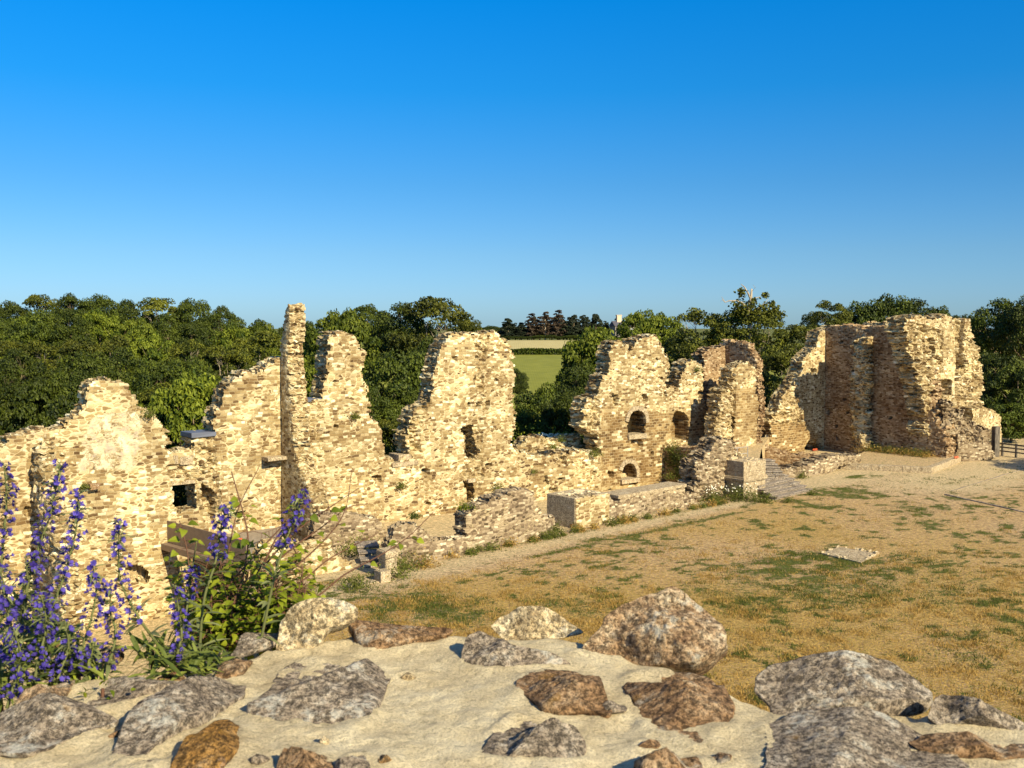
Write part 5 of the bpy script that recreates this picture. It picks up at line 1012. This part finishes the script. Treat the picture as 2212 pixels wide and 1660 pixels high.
# ---------------------------------------------------------------- foreground parapet
ZP = CAMZ-.92
EDGE = [(-400, 1660), (-200, 1600), (0, 1545), (125, 1482), (230, 1447), (420, 1440), (500, 1415), (600, 1380), (750, 1356), (980, 1352), (1250, 1364), (1400, 1400), (1540, 1455), (1640, 1492), (1850, 1500), (2010, 1508), (2212, 1560), (2500, 1640)]
ep = [at_z(x, y, ZP) for x, y in EDGE]; ex = [p_.x for p_ in ep]; ey = [p_.y for p_ in ep]
par = empty('parapet_wall', (0, 2, 0), label='rubble wall top of rough stones set in sandy mortar, across the foreground', cat='wall')
RINGS = []
def mortar_h(X, Y): return .022*fbm(X*1.6, Y*1.6, o=3, seed=50)+.009*fbm(X*8, Y*8, o=4, seed=60)+.006*fbm(X*30, Y*30, o=2, seed=5)
def rock(outline, T, mat, tilt=0., lift=0., seed=0, depth_off=0., nr=44, na=150, under=.5, flat=.0, facets=5):
    """outline in overview px traced where the stone meets the eye; tilt 0 = lying in the bed, 1 = upright"""
    rng = np.random.default_rng(seed+900)
    ox = np.array([p_[0] for p_ in outline]); oy = np.array([p_[1] for p_ in outline]); bx = ox.mean(); by = oy.max()
    if tilt == 0: nrm = Vector((0, 0, 1)); c0 = at_z(bx, oy.mean(), ZP+lift); c0.z += float(mortar_h(c0.x, c0.y))+.012; T = T*1.45
    else:
        nrm = Vector((0, -math.sin(tilt*math.pi/2), math.cos(tilt*math.pi/2))); c0 = at_z(bx, by-6, ZP-.02+lift); c0.y += depth_off; c0.z += float(mortar_h(c0.x, c0.y))
    pts = []
    for x, y in outline:
        r = Vector(ray(x, y)); t = (c0-Vector((0, 0, CAMZ))).dot(nrm)/r.dot(nrm); pts.append(Vector((0, 0, CAMZ))+r*t)
    cen = sum(pts, Vector())/len(pts); ax = Vector((1, 0, 0)); ay = nrm.cross(ax).normalized()
    P2 = np.array([((p_-cen).dot(ax), (p_-cen).dot(ay)) for p_ in pts])
    # resample closed outline
    Q = np.vstack([P2, P2[:1]]); L = np.concatenate([[0], np.cumsum(np.linalg.norm(np.diff(Q, axis=0), axis=1))]); s = np.linspace(0, L[-1], na, endpoint=False); ol = np.stack([np.interp(s, L, Q[:, 0]), np.interp(s, L, Q[:, 1])], 1)
    for it in range(2): ol = (ol+np.roll(ol, 1, 0)*.5+np.roll(ol, -1, 0)*.5)/2
    size = np.linalg.norm(P2, axis=1).mean(); th = np.arange(na)/na*6.283
    ol = ol*(1.06 if tilt < .2 and T > .02 else 1.)*(1+.035*vn(np.cos(th)*4, np.sin(th)*4, seed*.7)[:, None]+.02*vn(np.cos(th)*11, np.sin(th)*11, seed*.3)[:, None])
    V = []; F = []
    phis = np.linspace(0, 1, nr)
    planes = [(rng.uniform(.25, .8)*np.array([math.cos(a_), math.sin(a_)])*T/size*1.6, rng.uniform(.5, .95)*T) for a_ in rng.uniform(0, 6.28, facets)]
    for side in (1, -1):
        for rr in phis[1:] if side == 1 else phis[1:-1]:
            p_ = ol*rr; h_ = T*np.sqrt(max(1-rr**3.2, 0))+np.zeros(na)
            if side == 1:
                for g_, off in planes: h_ = np.minimum(h_, np.maximum(off-(p_@g_), .0)+.0)
                e_ = (1-rr**6)
                h_ = h_*1.0+e_*(.10*T*fbm(p_[:, 0]/size*1.5, p_[:, 1]/size*1.5, seed, 4)+.07*T*fbm(p_[:, 0]/size*7, p_[:, 1]/size*7, seed+3, 3)+.022*T*fbm(p_[:, 0]/size*22, p_[:, 1]/size*22, seed+8, 2)-.05*T*np.abs(vn(p_[:, 0]/size*5+p_[:, 1]/size*2, p_[:, 1]/size*9, seed)))
            else: h_ = -under*h_
            V.append((rr, side, np.column_stack([p_, h_])))
    top = [v for v in V if v[1] == 1]; botm = [v for v in V if v[1] == -1]
    ctr_h = float(np.mean(top[0][2][:, 2])); rings = top+botm[::-1]; allv = [np.array([[0, 0, ctr_h]])]+[r_[2] for r_ in rings]+[np.array([[0, 0, float(np.mean(rings[-1][2][:, 2]))]])]
    A = np.concatenate(allv); nR = len(rings)
    for j in range(na): F.append((0, 1+j, 1+(j+1) % na))
    for i in range(nR-1):
        for j in range(na): F.append((1+i*na+j, 1+(i+1)*na+j, 1+(i+1)*na+(j+1) % na, 1+i*na+(j+1) % na))
    lst = 1+nR*na
    for j in range(na): F.append((lst, 1+(nR-1)*na+(j+1) % na, 1+(nR-1)*na+j))
    rg = np.outer(ol[:, 0], np.array(ax))+np.outer(ol[:, 1], np.array(ay))+np.array(cen); rg = rg[rg[:, 2] < ZP+.07]; RINGS.append(rg[::3, :2])
    W = np.outer(A[:, 0], np.array(ax))+np.outer(A[:, 1], np.array(ay))+np.outer(A[:, 2], np.array(nrm))
    o_ = link('stone', arr_mesh('stone', W, F, smooth=True), par, [mat]); o_.location = cen-Vector((0, 2, 0)); return o_
def cL(*p): return [(x*.5, 1267+y*.5) for x, y in p]
def cR(*p): return [(1106+x*.5, 1209.6+y*.5) for x, y in p]
G_, B_, O_, P_l, R_ = M_st
for i_, (x_, y_, a_, b_, m_) in enumerate([(1330, 1530, 34, 9, G_), (880, 1460, 26, 8, P_l), (1400, 1610, 30, 10, B_), (560, 1640, 26, 9, G_), (250, 1590, 22, 8, B_), (700, 1600, 16, 6, P_l), (1560, 1640, 30, 10, B_), (830, 1640, 18, 7, O_), (470, 1650, 20, 7, B_), (1230, 1485, 16, 5, G_), (330, 1655, 24, 8, G_)]): rock([(x_+a_*math.cos(q_)*random.uniform(.75, 1.1), y_-b_*math.sin(q_)*random.uniform(.75, 1.2)) for q_ in np.linspace(0, 6.28, 9)[:-1]], .012, m_, 0, seed=60+i_, nr=16, na=48)
rock(cL((1200, 330), (1190, 260), (1215, 150), (1260, 95), (1330, 62), (1420, 55), (1500, 70), (1545, 95), (1552, 130), (1500, 165), (1420, 185), (1390, 240), (1350, 290), (1300, 300), (1235, 328)), .075, P_l, .62, seed=1, under=.8)
rock(cL((1505, 185), (1520, 170), (1700, 165), (1950, 180), (1960, 198), (1800, 250), (1720, 290), (1640, 300), (1600, 328), (1560, 290)), .07, B_, .3, seed=2)
rock(cL((1000, 300), (1040, 240), (1120, 205), (1210, 190), (1200, 240), (1120, 265), (1010, 300)), .03, G_, 0, seed=3)
rock(cL((930, 390), (960, 345), (1020, 315), (1090, 325), (1050, 375), (990, 392)), .02, B_, 0, seed=4)
rock(cL((1082, 540), (1110, 490), (1180, 440), (1215, 370), (1290, 330), (1380, 325), (1500, 345), (1640, 370), (1668, 400), (1650, 470), (1620, 540), (1560, 590), (1490, 635), (1420, 625), (1290, 632), (1180, 600)), .07, G_, 0, seed=5)
rock(cL((500, 720), (530, 640), (600, 560), (700, 510), (800, 470), (950, 435), (1045, 440), (1050, 470), (980, 510), (890, 580), (760, 640), (640, 720), (570, 745)), .05, G_, 0, seed=6)
rock(cL((740, 790), (780, 720), (850, 640), (930, 585), (985, 580), (1035, 620), (1030, 700), (960, 770), (900, 800), (800, 820)), .05, O_, 0, seed=7)
rock(cL((-60, 600), (0, 565), (120, 550), (250, 535), (360, 545), (480, 570), (500, 585), (400, 610), (300, 650), (200, 700), (100, 715), (-60, 700)), .045, G_, 0, seed=8)
rock(cL((330, 520), (420, 470), (480, 400), (560, 390), (640, 420), (700, 430), (850, 410), (840, 425), (700, 460), (560, 490), (420, 535)), .03, G_, 0, seed=9)
rock(cL((40, 545), (120, 480), (230, 430), (320, 405), (290, 450), (260, 510), (200, 540), (100, 552)), .04, R_, 0, seed=10)
rock(cL((340, 370), (380, 310), (440, 270), (520, 265), (540, 300), (500, 340), (420, 370)), .045, B_, .35, seed=11)
rock(cL((1190, 800), (1230, 750), (1300, 705), (1370, 710), (1430, 760), (1440, 780), (1380, 840), (1220, 850)), .04, B_, 0, seed=12)
rock(cL((1450, 780), (1520, 730), (1570, 720), (1590, 770), (1600, 800), (1480, 850)), .02, G_, 0, seed=13)
rock(cL((680, 400), (720, 378), (790, 385), (800, 405), (740, 418)), .02, B_, 0, seed=14)
rock([(990, 1445), (998, 1405), (1010, 1372), (1035, 1362), (1075, 1380), (1105, 1405), (1150, 1412), (1200, 1420), (1240, 1438), (1180, 1444), (1110, 1458), (1045, 1472), (1010, 1460)], .06, G_, .35, seed=15)
rock([(1058, 1352), (1080, 1335), (1120, 1318), (1165, 1315), (1210, 1330), (1245, 1355), (1262, 1368), (1200, 1380), (1120, 1388), (1085, 1380)], .06, P_l, .5, seed=16)
rock(cR((310, 420), (305, 380), (340, 345), (372, 300), (400, 240), (480, 190), (600, 150), (690, 112), (730, 130), (790, 180), (850, 240), (910, 290), (930, 340), (922, 410), (880, 460), (830, 500), (790, 510), (700, 500), (630, 485), (560, 470), (500, 455), (380, 438)), .16, R_, .62, lift=-.03, seed=17, under=.9, facets=7)
rock(cR((20, 550), (60, 500), (150, 478), (280, 490), (370, 530), (390, 590), (425, 660), (380, 655), (300, 640), (200, 650), (140, 640), (80, 600)), .05, B_, 0, seed=18)
rock(cR((485, 550), (530, 510), (640, 490), (780, 495), (850, 520), (900, 560), (950, 640), (940, 700), (870, 740), (800, 800), (740, 780), (640, 750), (590, 720), (550, 640)), .055, B_, 0, seed=19)
rock(cR((-130, 830), (-60, 740), (0, 685), (60, 690), (140, 730), (190, 780), (230, 790), (280, 790), (310, 820), (290, 860), (210, 870), (100, 850), (-40, 850)), .05, G_, 0, seed=20)
rock(cR((530, 900), (620, 880), (700, 865), (790, 850), (820, 890), (800, 940), (560, 950)), .04, B_, 0, seed=21)
rock(cR((1040, 560), (1060, 500), (1110, 455), (1220, 435), (1380, 440), (1560, 450), (1660, 480), (1720, 520), (1790, 570), (1820, 600), (1800, 640), (1700, 660), (1600, 700), (1300, 700), (1130, 720), (1110, 620)), .10, G_, .25, seed=22, facets=3)
rock(cR((1118, 720), (1200, 690), (1300, 690), (1520, 690), (1640, 720), (1780, 770), (1900, 840), (2000, 960), (1700, 1040), (1200, 1040), (1116, 1000), (1108, 850)), .042, M_st[0], .0, seed=23, facets=3)
rock(cR((1790, 680), (1810, 620), (1850, 580), (1920, 590), (2000, 640), (2080, 670), (2212, 700), (2300, 740), (2300, 790), (2100, 750), (1950, 710), (1840, 715)), .07, G_, .45, seed=24)
rock(cR((1720, 790), (1780, 770), (1950, 785), (2100, 790), (2260, 800), (2280, 850), (2100, 850), (1900, 830), (1760, 815)), .03, B_, 0, seed=25)

gx = np.linspace(-2.3, 2.3, 420); ye = np.interp(gx, ex, ey); ye = ye+.02*vn(gx*6, 0*gx, seed=2)+.012*vn(gx*17, 0*gx, seed=3)
nv_ = 230; tv = np.linspace(0, 1, nv_); X = np.repeat(gx[:, None], nv_, 1); Y = .7+(ye[:, None]-.7)*tv[None, :]
Z = ZP+mortar_h(X, Y); RP = np.concatenate(RINGS); dm = np.full(X.shape, 9.)
for q_ in RP: dm = np.minimum(dm, (X-q_[0])**2+(Y-q_[1])**2)
Z = Z+.012*np.exp(-np.sqrt(dm)/.03)*(1+.5*vn(X*12, Y*12, seed=8)); dist = ye[:, None]-Y; Z = Z-.10*np.clip(1-dist/.16, 0, 1)**2.2
sk = 14; Xs = np.repeat(gx[:, None], sk, 1); tt = np.linspace(0, 1, sk)[None, :]**2; Ys = ye[:, None]+.05*tt+.03*vn(Xs*5, tt*30+0*Xs, seed=9); Zs = Z[:, -1:]-.04-tt*(ZP+.2)
X = np.concatenate([X, Xs], 1); Y = np.concatenate([Y, Ys], 1); Z = np.concatenate([Z, Zs], 1)
n1, n2 = X.shape; ii = np.arange(n1*n2).reshape(n1, n2); F = np.stack([ii[:-1, :-1], ii[1:, :-1], ii[1:, 1:], ii[:-1, 1:]], -1).reshape(-1, 4)
V = np.stack([X, Y-2, Z], -1).reshape(-1, 3)
link('mortar_bed', arr_mesh('mortar_bed', V, F, smooth=True), par, [M_mortar])
# ---------------------------------------------------------------- foreground plants
M_petal = leaf_mat('blue violet petals', (.045, .025, .22), (.14, .10, .50), .35, .1)
M_hairy = leaf_mat('hairy grey green leaves', (.09, .11, .04), (.26, .28, .11), .25, .1)
M_stem = MT('reddish brown stems').out((.13, .065, .04))
M_gstem = MT('green hairy stems').out((.13, .14, .05))
M_rosette = leaf_mat('olive lance leaves', (.08, .11, .02), (.27, .31, .06), .3, .1)
M_balm = leaf_mat('bright green leaves', (.10, .14, .008), (.34, .38, .025), .4, .05)
def leafshape(mb, base, d, n, L, W, curl=.3, kind='lance'):
    d = d.normalized(); n = (n-d*n.dot(d)).normalized(); s = d.cross(n)
    prof = {'lance': [(0, .15), (.25, .8), (.5, 1.), (.75, .7), (1, .02)], 'heart': [(-.08, .35), (.08, .95), (.3, 1.), (.6, .68), (.85, .28), (1, .02)], 'petal': [(0, .2), (.5, .8), (1, .9)]}[kind]
    V = []
    for t, w_ in prof:
        c = base+d*L*t-n*curl*L*t*t; V += [c-s*W*w_+n*W*.25*w_, c, c+s*W*w_+n*W*.25*w_]
    F = []
    for i in range(len(prof)-1): a = i*3; F += [(a, a+1, a+4, a+3), (a+1, a+2, a+5, a+4)]
    mb.add(V, F)
def catmull(P, n):
    P = [P[0]*2-P[1]]+P+[P[-1]*2-P[-2]]; out = []
    for i in range(1, len(P)-2):
        for k in range(n):
            t = k/n; a, b, c, d = P[i-1:i+3]; out.append(.5*((2*b)+(c-a)*t+(2*a-5*b+4*c-d)*t*t+(3*b-a-3*c+d)*t**3))
    out.append(P[-2]); return out
def bugloss(path, D, label, fl=(0., .75), rad=.022, dens=1., spread=1.):
    """path from tip to base in overview px"""
    D = at_z(*path[-1], ZP).y; D = min(max(D, 2.2), 3.0); rad *= .9*D/2.3; base = at_d(*path[-1], D); e = empty('viper_bugloss', base, label=label, cat='flowering plant', group='blue flower spikes at the left of the parapet')
    P_ = [at_d(x, y, D+.02*math.sin(i*1.7))-base for i, (x, y) in enumerate(path)]; C_ = catmull(P_, 12); n = len(C_)
    L = sum((C_[i+1]-C_[i]).length for i in range(n-1))
    mb = MB(); mb.tube(C_, [.0015+.0032*i/n for i in range(n)], 6); mb.build('stem', M_gstem, e, smooth=True)
    fb = MB(); lb = MB(); k = int(L*dens*430*(fl[1]-fl[0]))
    for j in range(k):
        t = fl[0]+(fl[1]-fl[0])*((j+random.random())/k); i = min(int(t*(n-1)), n-2); p_ = C_[i].lerp(C_[i+1], t*(n-1)-i); ax_ = (C_[i]-C_[i+1]).normalized()
        cyc = .65+.5*(.5+.5*math.sin(t*L*190)); phi = random.uniform(0, 6.283); a = ax_.orthogonal().normalized(); b = ax_.cross(a); rdir = a*math.cos(phi)+b*math.sin(phi)
        taper = min(1, .45+2.2*(t-fl[0])/(fl[1]-fl[0])); r_ = rad*taper*cyc*random.uniform(.6, 1.15)
        c = p_+rdir*r_; d = (rdir*.9+ax_*.45+Vector((0, 0, .15))).normalized()
        fb.tone = random.random(); q = random.uniform(.0048, .0078)
        if random.random() < .58:
            o1 = d.orthogonal().normalized(); o2 = d.cross(o1)
            for m in range(5):
                w_ = m*1.2566+random.uniform(-.2, .2); out = o1*math.cos(w_)+o2*math.sin(w_); leafshape(fb, c, (d*.9+out*.75).normalized(), out*-1+d*.6, q*1.5, q*.5, .12, 'petal')
        lb.tone = random.random()
        for m in range(2):
            v = (rdir+ax_*random.uniform(-.1, .9)+Vector((random.gauss(0, .3), random.gauss(0, .3), random.gauss(0, .2)))).normalized(); leafshape(lb, p_+rdir*.003, v, ax_, random.uniform(.012, .02)*taper, .0022, .1)
        if random.random() < .3: lb.tone = random.random(); leafshape(lb, p_, (rdir*1.+ax_*.4).normalized(), ax_, random.uniform(.025, .045)*spread, .0035, .5)
    for j in range(int(30*(1-fl[1])*L/.3)+2):
        t = random.uniform(fl[1]*.9, 1); i = min(int(t*(n-1)), n-2); p_ = C_[i]; ax_ = (C_[i]-C_[i+1]).normalized(); phi = random.uniform(0, 6.283); a = ax_.orthogonal().normalized(); b = ax_.cross(a); rdir = a*math.cos(phi)+b*math.sin(phi)
        lb.tone = random.random(); leafshape(lb, p_, rdir+ax_*.6, ax_, random.uniform(.05, .085)*spread, .006, .35)
    fb.build('flowers', M_petal, e); lb.build('leaves', M_hairy, e); return e
random.seed(3)
spk = [([(8, 1000), (14, 1080), (8, 1160), (0, 1250), (-10, 1400)], 2.15, 'spike of blue flowers cut by the left edge', (0, .8)),
 ([(130, 998), (112, 1100), (78, 1200), (52, 1300), (30, 1440)], 2.2, 'tallest broad spike of blue flowers at the left', (0, .8)),
 ([(170, 1062), (165, 1140), (140, 1240), (110, 1330), (90, 1450)], 2.25, 'second spike of blue flowers right of the tallest one', (0, .85)),
 ([(258, 1122), (256, 1190), (262, 1260), (300, 1335), (335, 1385), (372, 1445)], 2.4, 'slim leaning spike of blue flowers before the dark arch', (0, .62)),
 ([(198, 1215), (208, 1270), (196, 1340), (170, 1420), (150, 1470)], 2.3, 'dense middle spike of blue flowers left of the slim leaning one', (0, .9)),
 ([(240, 1268), (238, 1320), (250, 1370), (235, 1430), (210, 1460)], 2.35, 'short dense spike of blue flowers under the slim leaning one', (0, .8)),
 ([(378, 1265), (386, 1320), (392, 1370), (382, 1420), (385, 1450)], 2.45, 'upright dense spike of blue flowers left of the green bush', (0, .95)),
 ([(490, 1092), (475, 1150), (465, 1215), (440, 1300), (430, 1420)], 2.6, 'spike of blue flowers rising in front of the footbridge', (0, .5)),
 ([(652, 1062), (635, 1120), (610, 1190), (590, 1260), (560, 1400)], 2.7, 'rightmost spike of blue flowers in front of the thin pillar', (0, .5)),
 ([(90, 1290), (100, 1350), (85, 1420), (70, 1490)], 2.2, 'low spike of blue flowers in the thick of the clump', (0, .9)),
 ([(30, 1360), (45, 1420), (30, 1480), (15, 1530)], 2.1, 'lowest spike of blue flowers near the left bottom of the clump', (0, .9)),
 ([(140, 1340), (148, 1400), (130, 1450), (120, 1490)], 2.25, 'low spike of blue flowers right of the thick clump', (0, .9)),
 ([(0, 1230), (18, 1310), (10, 1400), (0, 1500)], 2.15, 'leafy blue spike low at the left edge', (0, .8)),
 ([(55, 1200), (60, 1270), (50, 1350), (40, 1450)], 2.3, 'blue spike behind the tallest one', (.1, .85)),
 ([(200, 1390), (196, 1430), (180, 1470)], 2.25, 'smallest blue spike at the foot of the clump', (0, .9)), ([(425, 1170), (415, 1230), (405, 1300), (400, 1400)], 2.55, 'half-hidden blue spike left of the green bush', (.3, .7))]
for pth, D, lab, fl in spk: bugloss(pth, D, lab, fl)
# rosettes of long hairy leaves at the foot
def rosette(px, py, D, n, L, label, mat=None, W=.0065):
    b = at_z(px, py, ZP+.01); e = empty('leaf_rosette', b, label=label, cat='plant'); mb = MB()
    for i in range(int(n*1.6)):
        a = random.uniform(0, 6.283); el = random.uniform(-.1, 1.2); d = Vector((math.cos(a)*math.cos(el), math.sin(a)*math.cos(el), math.sin(el))); mb.tone = random.random(); leafshape(mb, Vector((random.gauss(0, .03), random.gauss(0, .02), random.uniform(-.02, .03)))+d*.01, d, Vector((random.gauss(0, .4), random.gauss(0, .4), 1)), .75*L*random.uniform(.35, 1.1), W*random.uniform(.6, 1.3), random.uniform(-.1, 1.1))
    mb.build('leaves', mat or M_rosette, e); mb = MB(); mb.tube([(0, 0, -.05), (0, 0, .02)], [.008, .004]); mb.build('root_crown', M_stem, e)
for px, py, D, n, L, lab in [(380, 1455, 2.35, 46, .13, 'rosette of long narrow leaves at the foot of the upright dense spike'), (330, 1420, 2.4, 30, .12, 'narrow-leaved rosette left of the upright dense spike'), (440, 1435, 2.4, 30, .11, 'narrow-leaved rosette right of the upright dense spike'), (40, 1440, 2.2, 60, .16, 'dense rosette of dark leaves under the tallest spikes'), (110, 1460, 2.2, 50, .14, 'dense leaves at the foot of the middle spikes'), (170, 1460, 2.25, 40, .11, 'leaves at the right foot of the flower clump'), (0, 1500, 2.1, 50, .14, 'dark leaves at the bottom left corner of the clump'), (20, 1330, 2.35, 50, .15, 'grey green leaves behind the left spikes'), (90, 1390, 2.4, 50, .14, 'grey green leaves filling behind the middle spikes')]: rosette(px, py, D, n, L, lab)
rosette(222, 1505, 2.05, 12, .035, 'tiny green sprout on the grey stone', M_balm, .006)
# leafy balm bush with long bare twigs
b = at_d(540, 1400, 3.05); bush = empty('leafy_bush', b, label='bright green heart-leaved bush with long bare reddish twigs, left of the speckled rock', cat='plant'); st = MB(); lf = MB()
def balm(path, D, n, r0=.0035, r1=.0015, Ls=.03, lo=0., hi=1., spread=.05):
    C_ = catmull([at_d(x, y, D+.45+.03*i)-b for i, (x, y) in enumerate(path)], 8); st.tube(C_, [r0+(r1-r0)*i/len(C_) for i in range(len(C_))], 6)
    for j in range(n):
        t = lo+(hi-lo)*random.random(); i = min(int(t*(len(C_)-1)), len(C_)-2); p_ = C_[i]; ax_ = (C_[i+1]-C_[i]).normalized(); a_ = random.uniform(0, 6.283); rd = Vector((math.cos(a_), math.sin(a_), random.uniform(-.3, .5))).normalized()
        tip = p_+rd*random.uniform(.01, spread); st.tube([p_, p_.lerp(tip, .5)+Vector((0, 0, .004)), tip], [.0012, .001, .0008], 4)
        lf.tone = random.random(); leafshape(lf, tip, (rd+Vector((0, 0, random.uniform(-.5, .2)))), Vector((random.gauss(0, .5), random.gauss(-.4, .5), 1)), Ls*random.uniform(.6, 1.2), Ls*.42*random.uniform(.8, 1.1), random.uniform(.1, .6), 'heart')
random.seed(5)
balm([(450, 1400)]+c6((1440, 1350), (1390, 1150), (1320, 950), (1290, 750), (1240, 560)), 2.5, 34, lo=.2)
balm([(530, 1420)]+c6((1650, 1150), (1690, 900), (1715, 700), (1690, 540), (1640, 360), (1600, 220)), 2.55, 34, lo=.1, hi=.75)
balm([(600, 1390)]+c6((1700, 1200), (1790, 900), (1990, 610), (2080, 480)), 2.6, 20, lo=.1, hi=.7)
balm([(560, 1400)]+c6((1900, 1100), (2010, 900), (2050, 800), (1960, 640)), 2.65, 26, lo=.1)
balm(c6((1500, 1250), (1560, 900), (1640, 500), (1800, 170)), 2.6, 8, lo=.4, hi=.8, r1=.001)
balm(c6((1540, 1050), (1700, 870), (1990, 560), (2212, 380)), 2.6, 6, r1=.001)
balm(c7((130, 1090), (350, 990), (540, 840), (830, 680), (1000, 560), (1160, 400)), 2.62, 8, r1=.0012, Ls=.028, lo=.3, hi=.8)
balm(c7((0, 930), (180, 800), (400, 600), (540, 400), (590, 110)), 2.6, 9, r1=.001, hi=.75)
balm(c7((0, 760), (180, 560), (400, 400), (640, 240)), 2.6, 7, r1=.001, hi=.9)
balm(c7((-60, 860), (200, 640), (370, 520), (560, 380), (700, 350)), 2.65, 6, r1=.001, hi=.8)
balm(c7((40, 1000), (250, 880), (420, 740), (600, 640), (760, 560)), 2.68, 6, r1=.001, hi=.9)
balm(c7((-30, 800), (60, 600), (200, 430), (330, 330)), 2.6, 12, r1=.001)
for i in range(80):
    x0_, y0_ = random.uniform(420, 640), random.uniform(1350, 1410); x1_, y1_ = x0_+random.uniform(-70, 60), random.uniform(1180, 1370); x1_ = min(x1_, 660)
    balm([(x0_, y0_), ((x0_+x1_)/2+random.uniform(-15, 15), (y0_+y1_)/2), (x1_, y1_)], 2.45+random.uniform(0, .35), 32, Ls=.026, r0=.0022, spread=.06)
st.build('twigs', M_stem, bush, smooth=True); lf.build('leaves', M_balm, bush)
